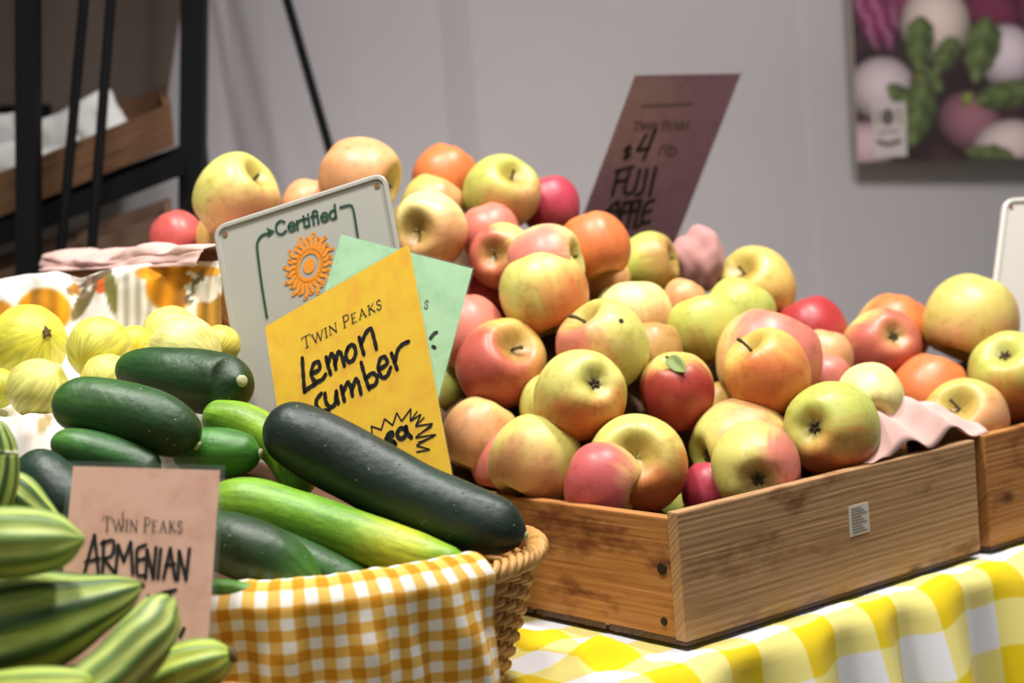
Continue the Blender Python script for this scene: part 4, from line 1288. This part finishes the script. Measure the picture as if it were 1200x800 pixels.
# golden yellow sign
def cr(scale, ox, oy, pts): return [(ox + x / scale, oy + y / scale) for x, y in pts]
g = Card((311, 383, 1.520), (479, 286, 1.455), (352, 655, 1.440))
gs = empty('price_sign', g.uv(.5, 1)); tag(gs, 'golden yellow sign hand-lettered Lemon cumber, propped behind the longest cucumber', 'sign')
sheet(g, 0, .0006, 'card', M['gold'], gs)
sheet(g, .0018, .00015, 'plastic_sleeve', M['sleeve'], gs, lift=.0008)
Q = lambda p: cr(4.2115, 300, 370, p)
hand = [Q(p) for p in (
 [(232, 210), (237, 290), (243, 374)], [(243, 374), (262, 358), (300, 334)],
 [(280, 285), (316, 264), (314, 230), (288, 238), (277, 290), (297, 325), (330, 314), (347, 290)],
 [(350, 205), (360, 250), (372, 288)], [(358, 240), (374, 190), (388, 205), (398, 262)], [(394, 240), (408, 182), (424, 190), (440, 246)],
 [(456, 160), (447, 196), (460, 226), (484, 216), (496, 180), (485, 146), (464, 150), (454, 168)],
 [(513, 108), (524, 150), (536, 190)], [(522, 140), (545, 86), (570, 65), (585, 108), (598, 163)],
 [(326, 384), (304, 412), (302, 440), (325, 468), (364, 466)],
 [(344, 384), (350, 428), (372, 450), (394, 432), (400, 374)], [(400, 376), (404, 410), (410, 432)],
 [(424, 348), (432, 385), (440, 420)], [(432, 380), (455, 330), (470, 350), (480, 394)], [(478, 365), (495, 314), (510, 332), (522, 385)],
 [(523, 232), (543, 305), (562, 360)], [(562, 354), (594, 336), (600, 300), (576, 284), (548, 308)],
 [(610, 266), (650, 236), (640, 204), (616, 214), (608, 262), (626, 304), (652, 294), (668, 256)],
 [(672, 186), (688, 230), (700, 264)], [(690, 228), (702, 172), (726, 142), (756, 128)],
)]
strokes(g, hand, 4.2, 'handwriting', M['ink'], gs, var=.5)
burst = Q([(578, 585), (572, 545), (622, 562), (638, 508), (678, 540), (698, 478), (722, 520), (768, 458), (765, 520), (818, 486), (790, 545), (876, 532), (790, 602), (892, 586), (795, 640), (862, 660), (795, 672)])
strokes(g, [burst[i:i + 2] for i in range(len(burst) - 1)], 1.6, 'starburst_outline', M['ink'], gs, smooth=False)
strokes(g, [Q([(768, 515), (800, 470)]), Q([(795, 540), (835, 500)]), Q([(800, 590), (872, 545)]), Q([(802, 626), (880, 596)])], 1.4, 'hatching', M['ink'], gs, smooth=False)
strokes(g, [Q([(646, 606), (676, 592), (674, 576), (654, 588), (656, 614), (684, 622)]), Q([(744, 560), (716, 556), (700, 582), (714, 606), (740, 592), (744, 548)]), Q([(744, 548), (752, 580), (770, 600)]), Q([(688, 628), (692, 632)])], 4.6, 'price_lettering', M['ink'], gs)
serif_text(g, 'Twin Peaks', (356, 409.5), (448.5, 361), (-.14, -.99), 10.5, 1.15, 'printed_name', M['print'], gs)

# pale green sign
gr = Card((400, 275, 1.560), (554, 315, 1.532), (352, 440, 1.520))
gg = empty('price_sign', gr.uv(.5, 1)); tag(gg, 'pale green sign mostly hidden behind the golden yellow one', 'sign')
sheet(gr, 0, .0006, 'card', M['green'], gg)
sheet(gr, .0018, .00015, 'plastic_sleeve', M['sleeve'], gg, lift=.0008)
serif_text(gr, 's', (497, 361), (501.5, 362), (.15, -1), 9, 1.2, 'printed_name', M['print'], gg)
strokes(gr, [Q([(862, 112), (878, 90), (892, 82)]), Q([(874, 152), (884, 158)])], 4.0, 'handwriting', M['ink'], gg)

stake(gr, gg, .7, .7565, .80)

# pink sign
pk = Card((86, 546, 1.212), (258, 551, 1.207), (64, 778, 1.172))
ps = empty('price_sign', pk.uv(.5, 1)); tag(ps, 'salmon pink sign hand-lettered ARMENIAN in a clear sleeve', 'sign')
sheet(pk, 0, .0006, 'card', M['pinkcard'], ps)
sheet(pk, .0036, .00015, 'plastic_sleeve', M['sleeve'], ps, lift=.0008)
Q2 = lambda p: cr(2.5, 0, 480, p)
serif_text(pk, 'Twin Peaks', (121, 622), (214, 624), (.03, -1), 13.2, 1.3, 'printed_name', M['print'], ps)
strokes(pk, [Q2([(362, 352), (361, 300)])], 1.3, 'tall_letter', M['print'], ps)
strokes(pk, [Q2(p) for p in (
 [(248, 482), (264, 420), (278, 368)], [(278, 368), (284, 420), (290, 482)], [(252, 446), (292, 436)],
 [(305, 384), (302, 476)], [(298, 392), (332, 384), (330, 424), (304, 438)], [(306, 438), (336, 476)],
 [(340, 478), (347, 396)], [(347, 396), (364, 444)], [(364, 444), (384, 388)], [(384, 388), (390, 480)],
 [(428, 396), (404, 408), (402, 440), (404, 482), (424, 486)], [(404, 442), (424, 436)],
 [(428, 494), (432, 410)], [(432, 410), (450, 494)], [(450, 494), (458, 404)],
 [(472, 408), (464, 494)],
 [(480, 494), (500, 406)], [(500, 406), (514, 496)], [(486, 456), (512, 452)],
 [(522, 498), (526, 414)], [(526, 414), (546, 498)], [(546, 498), (556, 408)])], 4.2, 'handwriting', M['ink'], ps, smooth=True)
strokes(pk, [Q2([(436, 545), (440, 580), (458, 586), (468, 540)]), Q2([(478, 536), (516, 528)]), Q2([(500, 532), (494, 592)]), Q2([(540, 640), (530, 664)])], 4.2, 'second_line', M['ink'], ps)

stake(pk, ps, .85, .7565, .5)

# dusky purple sign
pu = Card((744, 88, 2.00), (868, 86, 2.065), (667, 296, 2.07))
pp = empty('price_sign', pu.uv(.5, 1)); tag(pp, 'dusky purple sign lettered FUJI APPLE leaning over the back of the heap', 'sign')
sheet(pu, 0, .0006, 'card', M['purple'], pp)
sheet(pu, .002, .00015, 'plastic_sleeve', M['sleeve'], pp, lift=.0008)
Q3 = lambda p: cr(3.3333, 660, 60, p)
serif_text(pu, 'Twin Peaks', Q3([(268, 308)])[0], Q3([(488, 300)])[0], (.3, -.95), 8.5, 1.2, 'printed_name', M['print'], pp)
strokes(pu, [Q3([(306 + i * 22, 214 - i), (316 + i * 22, 206 - i)]) for i in range(9)] + [Q3([(306, 216), (505, 208)])], 1.1, 'small_print', M['print'], pp, smooth=False)
strokes(pu, [Q3(p) for p in (
 [(262, 378), (244, 380), (242, 392), (256, 398), (254, 410), (238, 412)], [(256, 368), (242, 420)],
 [(322, 326), (288, 386)], [(288, 386), (334, 378)], [(358, 306), (312, 422)],
 [(214, 466), (190, 562)], [(205, 468), (272, 450)], [(204, 510), (238, 502)],
 [(258, 468), (238, 540), (252, 556), (276, 540), (298, 464)], [(326, 460), (308, 545), (284, 560)], [(360, 454), (336, 562)],
 [(152, 640), (180, 612), (212, 584)], [(212, 584), (216, 652)], [(170, 628), (216, 622)],
 [(238, 590), (216, 672)], [(236, 592), (262, 588), (256, 620), (228, 632)],
 [(272, 586), (246, 694)], [(270, 590), (296, 584), (290, 614), (262, 628)],
 [(302, 580), (274, 688)], [(274, 688), (300, 676)],
 [(354, 580), (320, 598), (306, 650), (312, 670), (336, 664)], [(314, 632), (340, 622)])], 4.0, 'handwriting', M['ink'], pp)
strokes(pu, [Q3([(372, 402), (388, 366)]), Q3([(404, 364), (396, 406)]), Q3([(420, 364), (410, 404), (432, 402), (438, 380), (416, 380)])], 1.8, 'unit_lettering', M['print'], pp)

stake(pu, pp, .95, .7565)

# white enamel plates
def plate(card, label, corner=.012, th=.003, mat='shaded_metal'):
    root = empty('metal_sign', card.uv(.5, 1)); tag(root, label, 'sign')
    def ring(inset, lift):
        R_ = []
        w, h = card.w, card.h
        r = max(corner - inset, .002)
        for cx, cy, a0 in ((w - inset - r, inset + r, -90), (w - inset - r, h - inset - r, 0), (inset + r, h - inset - r, 90), (inset + r, inset + r, 180)):
            for k in range(7):
                a = math.radians(a0 + 15 * k)
                R_.append(card.uv((cx + r * math.cos(a)) / w, (cy + r * math.sin(a)) / h, lift))
        return R_
    rings = [ring(.0, -th), ring(.0, .0012), ring(.0012, .0022), ring(.0040, .0022), ring(.0052, .0002)]
    n = len(rings[0]); V = sum(rings, []); fs = []
    for j in range(len(rings) - 1):
        for k in range(n):
            a, b = j * n + k, j * n + (k + 1) % n
            fs.append((a, b, b + n, a + n))
    fs.append(tuple(range(n - 1, -1, -1))); fs.append(tuple((len(rings) - 1) * n + k for k in range(n)))
    mesh_obj('plate', V, fs, M[mat], root, smooth=False)
    ins = .0105
    for (x, y) in ((ins, ins), (card.w - ins, ins)):
        c = card.uv(x / card.w, y / card.h, .0006)
        mb = MB(); mb.tube([c - card.n * .001, c + card.n * .0003], .0026, 14); mb.build('screw_hole', M['hole'], root)
    return root
ct = Card((249, 266, 1.592), (452, 201, 1.592), (304, 580, 1.562))
cs = plate(ct, 'white metal plate lettered Certified with an orange sun emblem')
def lc(p0, dirv, up, L): return [([tuple(np.array(p0) + np.array(dirv) * q[0] + np.array(up) * q[1]) for q in pl]) for pl in L]
stake(ct, cs, .8, .7565)
# Certified, bold letters on a rising baseline; unit = 1 px along the baseline, height in px
bd_ = np.array([73.0, -21.5]); bl = np.linalg.norm(bd_); bd_ = bd_ / bl; bu_ = np.array([-.12, -.99])
x = 0.0
GL = {
 'C': (13, [[(10.5, 13), (7, 15.6), (3, 14), (1, 8.5), (2.5, 2.2), (6.5, .2), (11, 2.4)]]),
 'e': (9, [[(1, 5.6), (7.4, 5.9), (6.4, 9.4), (3.4, 10), (1, 6), (1.8, 1.6), (4.6, .3), (7.6, 1.8)]]),
 'r': (6.2, [[(1.2, 0), (1.2, 10)], [(1.2, 6), (2.8, 9), (5.4, 9.8)]]),
 't': (6, [[(2.4, 13.2), (2.4, 3), (3.2, .6), (5.4, .6)], [(.2, 9.6), (5.2, 9.6)]]),
 'i': (4.0, [[(1.4, 0), (1.4, 9.8)], [(1.4, 12.8), (1.4, 13.8)]]),
 'f': (5.6, [[(2.2, 0), (2.2, 13), (3.6, 15.4), (5.8, 15.2)], [(.2, 9.6), (5.0, 9.6)]]),
 'd': (9.4, [[(7.2, 0), (7.2, 16)], [(7.2, 8), (5, 10), (1.8, 8.6), (1, 5), (2, 1.4), (4.6, .4), (7.2, 2.4)]]),
}
Ls = []
word = 'Certified'; tot = sum(GL[c][0] for c in word); k = bl / tot
for ch in word:
    Ls += lc(np.array([323.5, 276.5]) + bd_ * x, bd_ * k, bu_, GL[ch][1]); x += GL[ch][0] * k
strokes(ct, Ls, 2.7, 'lettering', M['printgreen'], cs, lift=.0009)
strokes(ct, [[(313, 372), (307, 335), (302, 296), (302, 284), (307, 276), (316, 273)]], 2.9, 'arrow_line', M['printgreen'], cs, lift=.0009)
strokes(ct, [[(399, 243), (409, 240.5), (413, 243), (416, 256), (421, 290), (426, 330)]], 2.9, 'arrow_line', M['printgreen'], cs, lift=.0009)
mb = MB(); mb.add([ct.px(*p, .0009) for p in ((312, 266.5), (322.5, 271), (313.5, 278.5), (315, 272.5))], [(0, 1, 2, 3)]); mb.build('arrow_head', M['printgreen'], cs)
sx, sy = 362.5, 311.5
def sp(a, q, w=0): return (sx + 28.5 * q * math.cos(a) - 3 * q * math.sin(a), sy + 37 * q * math.sin(a) - 4.0 * q * math.cos(a))
Ls = []
for k in range(24):
    a = 2 * math.pi * k / 24
    tip = 1.02 - .12 * (k % 2)
    Ls.append(([sp(a, .50), sp(a + .06, .66), sp(a - .03, .82), sp(a + .07, tip)], 4.2))
strokes(ct, Ls, 4.0, 'sun_rays', M['printorange'], cs, lift=.0009)
def disc(q0, q1, nm):
    mb = MB(); v = []; n = 40
    for k in range(n):
        a = 2 * math.pi * k / n
        v += [ct.px(*sp(a, q0), .0008), ct.px(*sp(a, q1), .0008)]
    mb.add(v, [(2 * k, 2 * k + 1, (2 * k + 3) % (2 * n), (2 * k + 2) % (2 * n)) for k in range(n)]); mb.build(nm, M['printorange'], cs)
disc(.39, .56, 'sun_ring'); disc(.001, .24, 'sun_core')

rp = Card((1177, 233, 1.97), (1375, 222, 2.05), (1150, 450, 1.93))
plate(rp, 'blank white metal plate cut off by the right photo edge', mat='lit_metal')

# ------------------------------------------------------------------ poster on the wall
def poster_col(x, y):
    c = [44, 30, 33]
    n = mn.noise(Vector((x * .03, y * .03, 1)))
    c = mix3(c, (84, 52, 58), .5 * sstep(0, .5, n))
    def egg(cx, cy, rx, ry, col, rot=0, stripes=None, sh=.45):
        nonlocal c
        dx, dy = x - cx, y - cy; ca, sa = math.cos(rot), math.sin(rot)
        u, v = (dx * ca + dy * sa) / rx, (-dx * sa + dy * ca) / ry
        q = math.hypot(u, v)
        k = 1 - sstep(.93, 1.05, q)
        if k <= 0: return
        cc = [t * (1 - sh * q ** 2.5 - .12 * v) for t in col]
        if stripes: cc = mix3(cc, stripes, .6 * sstep(0, .6, math.sin(u * 9 + 2 * mn.noise(Vector((x * .06, y * .06, 3))))))
        c = mix3(c, cc, k)
    egg(1055, 0, 30, 26, (122, 52, 84), .5); egg(1160, 12, 40, 26, (112, 44, 70), .3); egg(1230, 10, 40, 40, (120, 50, 84))
    egg(1027, 20, 24, 42, (124, 48, 88), -.35, (172, 116, 142))
    egg(1096, 28, 41, 46, (216, 194, 186)); egg(1180, 66, 34, 38, (214, 196, 204)); egg(1034, 104, 40, 38, (204, 186, 190)); egg(1016, 172, 32, 30, (196, 166, 176))
    egg(1136, 142, 38, 34, (150, 100, 112), .5); egg(1182, 170, 42, 30, (220, 196, 194), -.2)
    def leaf(cx, cy, L, w, rot, col):
        nonlocal c
        dx, dy = x - cx, y - cy; ca, sa = math.cos(rot), math.sin(rot)
        u, v = (dx * ca + dy * sa) / w, (-dx * sa + dy * ca) / L          # v runs along the blade, tip at -1
        if abs(v) > 1: return
        hw = math.sin(math.pi * ((v + 1) / 2) ** .72) ** .8 * (1 + .18 * mn.noise(Vector((v * 4, cx, 5))))
        k = 1 - sstep(hw - .12, hw + .06, abs(u))
        if k <= 0: return
        vein = .5 + .5 * math.cos(9 * (v - .5 * abs(u)))
        cc = [t * (.80 + .22 * vein + .20 * (1 - abs(u)) - .18 * (u > 0)) for t in col]
        if abs(u) < .06: cc = [t * 1.2 for t in cc]
        c = mix3(c, cc, k)
    egg(1150, 62, 14, 24, (74, 86, 52), .25); egg(1174, 112, 32, 16, (84, 90, 50), -.15)
    egg(1077, 52, 17, 30, (76, 90, 56), .1); egg(1107, 66, 13, 22, (74, 88, 56), .5); egg(1080, 95, 14, 12, (104, 104, 62))
    egg(1077, 134, 20, 34, (66, 86, 44), .25); egg(1060, 112, 16, 9, (74, 92, 52), -.3); egg(1158, 184, 26, 11, (84, 98, 46), .2); egg(1133, 116, 6, 10, (136, 148, 66), .5)
    for (cx, cy, L, w, rot) in ((1078, 52, 34, 17, .05), (1108, 66, 26, 14, .5), (1150, 60, 40, 22, .2), (1176, 112, 36, 17, 1.35), (1076, 134, 40, 20, .2), (1058, 112, 22, 10, -1.0), (1160, 182, 30, 14, 1.75), (1092, 92, 20, 9, 2.6)):
        leaf(cx, cy, L, w, rot, (84, 96, 56))
    for (cx, cy, rx, ry, col) in ((1250, 90, 40, 46, (204, 186, 190)), (1250, 170, 40, 30, (130, 60, 92)), (1320, 60, 40, 60, (210, 190, 186)), (1330, 160, 40, 44, (140, 80, 100)),
                                  (1040, -60, 44, 50, (206, 188, 184)), (1130, -60, 42, 46, (124, 52, 88)), (1220, -70, 46, 50, (210, 192, 190)), (1310, -60, 44, 50, (130, 60, 92)),
                                  (1050, -150, 44, 50, (130, 60, 92)), (1150, -160, 46, 50, (206, 188, 184)), (1250, -150, 44, 52, (140, 84, 104)), (1340, -160, 44, 50, (206, 188, 184))):
        egg(cx, cy, rx, ry, col)
    return [max(0, min(255, t)) for t in c]
dpo = wall_depth(1100) - .10
HZ = w_dir([0, 1, 0])
def dep(px, py, y): return (px, py, y / (ray(px, py) @ HZ))      # picture point at a level distance y
pc = Card(dep(990.5, -180, wall_depth(990) - .045), dep(1370, -172, wall_depth(1370) - .135), dep(1006, 190, wall_depth(1006) - .045))
po = empty('poster', pc.uv(.5, 1)); tag(po, 'poster photo of white and purple eggplants hanging on the grey wall', 'poster')
P = []; cols = []; nu, nv = 150, 150
for j in range(nv):
    for i in range(nu):
        p = pc.uv(i / (nu - 1), j / (nv - 1)); P.append(p); X, Yp, _ = px_of(p); cols.append(poster_col(X, Yp))
mesh_obj('printed_sheet', P, grid_faces(nu, nv), M['poster'], po, cols=cols)
P = [pc.uv(i / 8, j / 8, -.0006) for j in range(9) for i in range(9)]
V, fs = thick_grid(P, 9, 9, .006)
V2 = np.array(P); V = np.concatenate([V2, V2 - pc.n * .006]); 
mesh_obj('backing_board', V, fs, M['poster_edge'], po, smooth=False)
lb = MB(); lb.add([pc.px(*p, .0006) for p in ((1021, 121), (1061, 119), (1063, 183), (1025, 185))], [(0, 1, 2, 3)]); lbo = lb.build('certifier_label', M['label'], po)
mb = MB(); v = []
for k in range(24):
    a = 2 * math.pi * k / 24
    v.append(pc.px(1040 + 8 * math.cos(a), 137 + 10 * math.sin(a), .0010))
mb.add(v, [tuple(range(24))]); mb.build('round_emblem', M['label_ink'], lbo)
strokes(pc, [[(1027, 127), (1028, 147)], [(1053, 125), (1055, 146)], [(1029, 155), (1033, 154.6)], [(1035, 154.4), (1040, 154)], [(1042, 154), (1047, 153.6)], [(1049, 153.4), (1053, 153)]], 2.4, 'label_print', M['label_ink'], lbo, lift=.001, smooth=False)
strokes(pc, [[(1029, 166), (1041, 169), (1054, 165)]], 5.0, 'label_band', M['label_ink'], lbo, lift=.001)

# ------------------------------------------------------------------ black display rack behind, with trays
RD_ = 2.32
rk = empty('display_rack', cam_xy(-0.55, RD_, 0.0)); tag(rk, 'black metal display rack holding wooden trays at the far left', 'rack')
def post(x0_, y0_, x1_, y1_, wpx, d, name, parent, d1=None, ext=1.0, sides=4):
    a = at(x0_, y0_, d); b = at(x1_, y1_, d1 or d)
    t = (b - a) / np.linalg.norm(b - a)
    # run on down to the floor and up beyond the frame
    k = a[2] / (a[2] - b[2]); foot = a + (b - a) * k; foot[2] = 0.0
    top = a - t * .45 * ext
    mb = MB(); 
    n = 8
    r = wpx / F * d * .5 * (1.41 if sides == 4 else 1)
    if sides == 4:
        ax1 = RIGHT - t * (RIGHT @ t); ax1 /= np.linalg.norm(ax1); ax2 = np.cross(t, ax1); h = wpx / F * d * .5
        v = []
        for p in (top, foot):
            for s1, s2 in ((-1, -1), (1, -1), (1, 1), (-1, 1)): v.append(p + ax1 * s1 * h + ax2 * s2 * h)
        mb.add(v, [(0, 1, 2, 3), (7, 6, 5, 4), (0, 4, 5, 1), (1, 5, 6, 2), (2, 6, 7, 3), (3, 7, 4, 0)])
    else:
        mb.tube([top + (foot - top) * q for q in np.linspace(0, 1, 6)], r, sides)
    return mb.build(name, M['black_metal'], parent, smooth=sides != 4)
post(33, 0, 34, 300, 25, RD_ - .165, 'post', rk)
post(228, 0, 226, 200, 28, RD_, 'post', rk)
post(98.5, 0, 70, 310, 12, RD_ - .17, 'brace_rod', rk, sides=10)
post(130, 0, 107, 300, 12, RD_ - .19, 'brace_rod', rk, sides=10)
# dark back panel with a slanting edge
mb = MB(); q = [(-160, -140, 2.44), (230, -110, 2.44), (190, 140, 2.44), (184, 175, 2.44), (-160, 190, 2.44)]
top = [at(*p) for p in q]; bk_ = [p + FWD * .012 for p in top]; n = len(q)
mb.add(top + bk_, [tuple(range(n - 1, -1, -1)), tuple(range(n, 2 * n))] + [(k, (k + 1) % n, (k + 1) % n + n, k + n) for k in range(n)])
o = mb.build('back_panel', M['taupe'], rk); o['label'] = 'taupe back panel'
def slab(quad, drop, name, mat, parent):
    """solid between a top quad (pixels + depth) and the same quad lowered"""
    top = [at(*p) for p in quad]; low = [p - np.array([0, 0, drop]) for p in top]; n = len(quad)
    mb = MB(); mb.add(top + low, [tuple(range(n)), tuple(range(2 * n - 1, n - 1, -1))] + [((k + 1) % n, k, k + n, (k + 1) % n + n) for k in range(n)], [(0.1 * p[0] + .3 * p[1], p[2]) for p in top + low])
    return mb.build(name, mat, parent)
# sloping shelf beams
slab([(-120, 307, 2.24), (214, 178, 2.28), (212, 170, 2.42), (-120, 292, 2.42)], .030, 'shelf_beam', M['black_metal'], rk)
slab([(212, 150, 2.33), (240, 150, 2.33), (240, 140, 2.42), (212, 140, 2.42)], .30, 'corner_bracket', M['black_metal'], rk)
slab([(-160, 128, 2.40), (60, 124, 2.40), (60, 122, 2.43), (-160, 126, 2.43)], .030, 'shelf_edge', M['black_metal'], rk)
def rack_tray(fl, fr, bl_, br_, h, label, mats):
    """open tray from four floor-corner pixels+depths"""
    F1, F2, B1, B2 = [at(*p) for p in (fl, fr, bl_, br_)]
    root = empty('wooden_tray', (F1 + F2 + B1 + B2) / 4); tag(root, label, 'tray')
    upv = np.array([0, 0, 1.0])
    def board(p, q, hh, th, name):
        d = q - p; n_ = np.cross(d, upv); n_ /= np.linalg.norm(n_)
        v = []
        for z in (0, hh):
            for o_ in (0, th): v += [p + upv * z + n_ * o_, q + upv * z + n_ * o_]
        mb = MB(); mb.add(v, [(0, 1, 5, 4), (3, 2, 6, 7), (0, 2, 3, 1), (4, 5, 7, 6), (0, 4, 6, 2), (1, 3, 7, 5)], [(0.0 if i % 2 == 0 else .5, (i // 4) * hh + (i // 2 % 2) * .01) for i in range(8)])
        return mb.build(name, mats, root)
    board(F1, F2, h, -.012, 'front_board'); board(B1, B2, h, .012, 'back_board'); board(F1, B1, h, .010, 'end_board'); board(F2, B2, h, -.010, 'end_board')
    mb = MB(); V4 = [F1, F2, B2, B1]; V8 = V4 + [p - upv * .006 for p in V4]
    mb.add(V8, [(0, 1, 2, 3), (7, 6, 5, 4), (0, 4, 5, 1), (1, 5, 6, 2), (2, 6, 7, 3), (3, 7, 4, 0)]); mb.build('tray_bottom', mats, root)
    return root
rack_tray((-110, 293, 2.235), (204, 165, 2.285), (-110, 258, 2.405), (198, 144, 2.405), .050, 'brown wooden tray of white packets on the black rack', M['wood_tray'])
rack_tray((-110, 398, 2.18), (206, 290, 2.22), (-110, 378, 2.30), (204, 272, 2.30), .046, 'dark lower tray on the black rack, empty', M['wood_dark'])
# white packets
def packet(cx, cy, d, wpx, hpx, rot, label, seed):
    c = at(cx, cy, d)
    bm = bmesh.new(); bmesh.ops.create_cube(bm, size=2.0)
    bmesh.ops.subdivide_edges(bm, edges=bm.edges[:], cuts=7, use_grid_fill=True)
    V = []
    for v in bm.verts:
        p = v.co
        k = 1 - .25 * (abs(p.x) ** 4 * abs(p.z) ** 2) 
        th = .35 + .65 * (1 - p.x ** 4 * .8) * (1 - p.z ** 4 * .8)
        X, Z = p.x * wpx / F * d * .5, p.z * hpx / F * d * .5
        X, Z = X * math.cos(rot) - Z * math.sin(rot), X * math.sin(rot) + Z * math.cos(rot)
        n_ = mn.noise(p * 1.7 + Vector((seed, 0, 0))) * .006
        V.append(c + RIGHT * (X + n_) + UP * (Z + n_) + FWD * (p.y * .022 * th + n_))
    fs = [[q.index for q in f.verts] for f in bm.faces]; bm.free()
    o = mesh_obj('paper_packet', V, fs, M['white_pack'], smooth=True)
    tag(o, label, 'packet', 'white packets in the rack tray')
packet(112, 148, 2.36, 66, 66, .5, 'white packet leaning highest in the rack tray', 1)
packet(68, 168, 2.35, 56, 62, .25, 'white packet beside the thick black post, in the middle of the tray', 2)
packet(2, 198, 2.29, 62, 56, .2, 'bright white packet at the left photo edge', 3)
packet(-8, 158, 2.37, 60, 44, .1, 'greyish packet behind the bright white one', 4)
packet(134, 172, 2.33, 50, 26, .35, 'cream flat packet low against the tray front', 6)
packet(54, 192, 2.31, 34, 34, .2, 'small packet with a tan seal behind the rods', 5)

# rod slanting across the wall
rod = empty('metal_rod', cam_xy(-.15, 2.2, 0)); tag(rod, 'thin black rod slanting down the grey wall behind the apples', 'rod')
post(335, -5, 388, 180, 11, 2.46, 'shaft', rod, sides=10, d1=2.47)
sh = [c for c in rod.children][0]
mbf = MB(); zz = np.array(sh.data.vertices[-1].co) + np.array(rod.location)
mbf.tube([zz + np.array([0, 0, .0]), zz + np.array([0, 0, .02])], .012, 10); mbf.build('rubber_foot', M['black_metal'], rod)

# ------------------------------------------------------------------ light
def area(name, x, y, z, size, power, color, tx, ty, tz):
    l = bpy.data.lights.new(name, 'AREA'); l.shape = 'DISK'; l.size = size; l.energy = power; l.color = color
    o = bpy.data.objects.new(name, l); COL.objects.link(o)
    o.location = Vector(cam_xy(x, y, z)); tgt = Vector(cam_xy(tx, ty, tz))
    o.rotation_euler = (tgt - o.location).to_track_quat('-Z', 'Y').to_euler()
    return o
WARM = (1.0, 0.972, 0.935)
def spot(x, y, z, power, tx, ty, tz, deg, blend=.75, rad=.12, color=WARM):
    l = bpy.data.lights.new('track_spotlight', 'SPOT'); l.energy = power; l.color = color
    l.spot_size = math.radians(deg); l.spot_blend = blend; l.shadow_soft_size = rad
    o = bpy.data.objects.new('track_spotlight', l); COL.objects.link(o)
    o.location = Vector(cam_xy(x, y, z)); tgt = Vector(cam_xy(tx, ty, tz))
    o.rotation_euler = (tgt - o.location).to_track_quat('-Z', 'Y').to_euler()
    return o
spot(-0.45, 1.25, 2.75, 142, -0.25, 1.40, .9, 82)
spot(0.55, 1.45, 2.75, 142, 0.35, 1.65, .9, 84)
spot(0.10, 0.60, 2.70, 46, 0.05, 1.45, .9, 70)
spot(0.30, 1.35, 2.90, 72, 0.66, 3.00, 1.30, 96, .95, .10, (1, .97, .955))
spot(0.98, 1.15, 2.90, 90, 0.80, 3.00, 1.30, 96, .95, .10, (1, .97, .955))
w = bpy.data.worlds.new('room_light'); SC.world = w; w.use_nodes = True
w.node_tree.nodes['Background'].inputs['Color'].default_value = (1.0, 0.98, 0.98, 1)
w.node_tree.nodes['Background'].inputs['Strength'].default_value = 0.20

# ------------------------------------------------------------------ camera
cd = bpy.data.cameras.new('camera'); cam = bpy.data.objects.new('camera', cd); COL.objects.link(cam)
cd.sensor_width = 36.0; cd.lens = F * 36.0 / 1200.0; cd.clip_start = .05
Mx = Matrix(((RIGHT[0], UP[0], -FWD[0], CAM[0]), (RIGHT[1], UP[1], -FWD[1], CAM[1]), (RIGHT[2], UP[2], -FWD[2], CAM[2]), (0, 0, 0, 1)))
cam.matrix_world = Mx
cd.dof.use_dof = True; cd.dof.focus_distance = 1.45; cd.dof.aperture_fstop = 4.3
SC.camera = cam
vs = SC.view_settings
vs.view_transform = 'Standard'; vs.look = 'None'; vs.gamma = 1.0; vs.exposure = 0.06; vs.use_curve_mapping = False
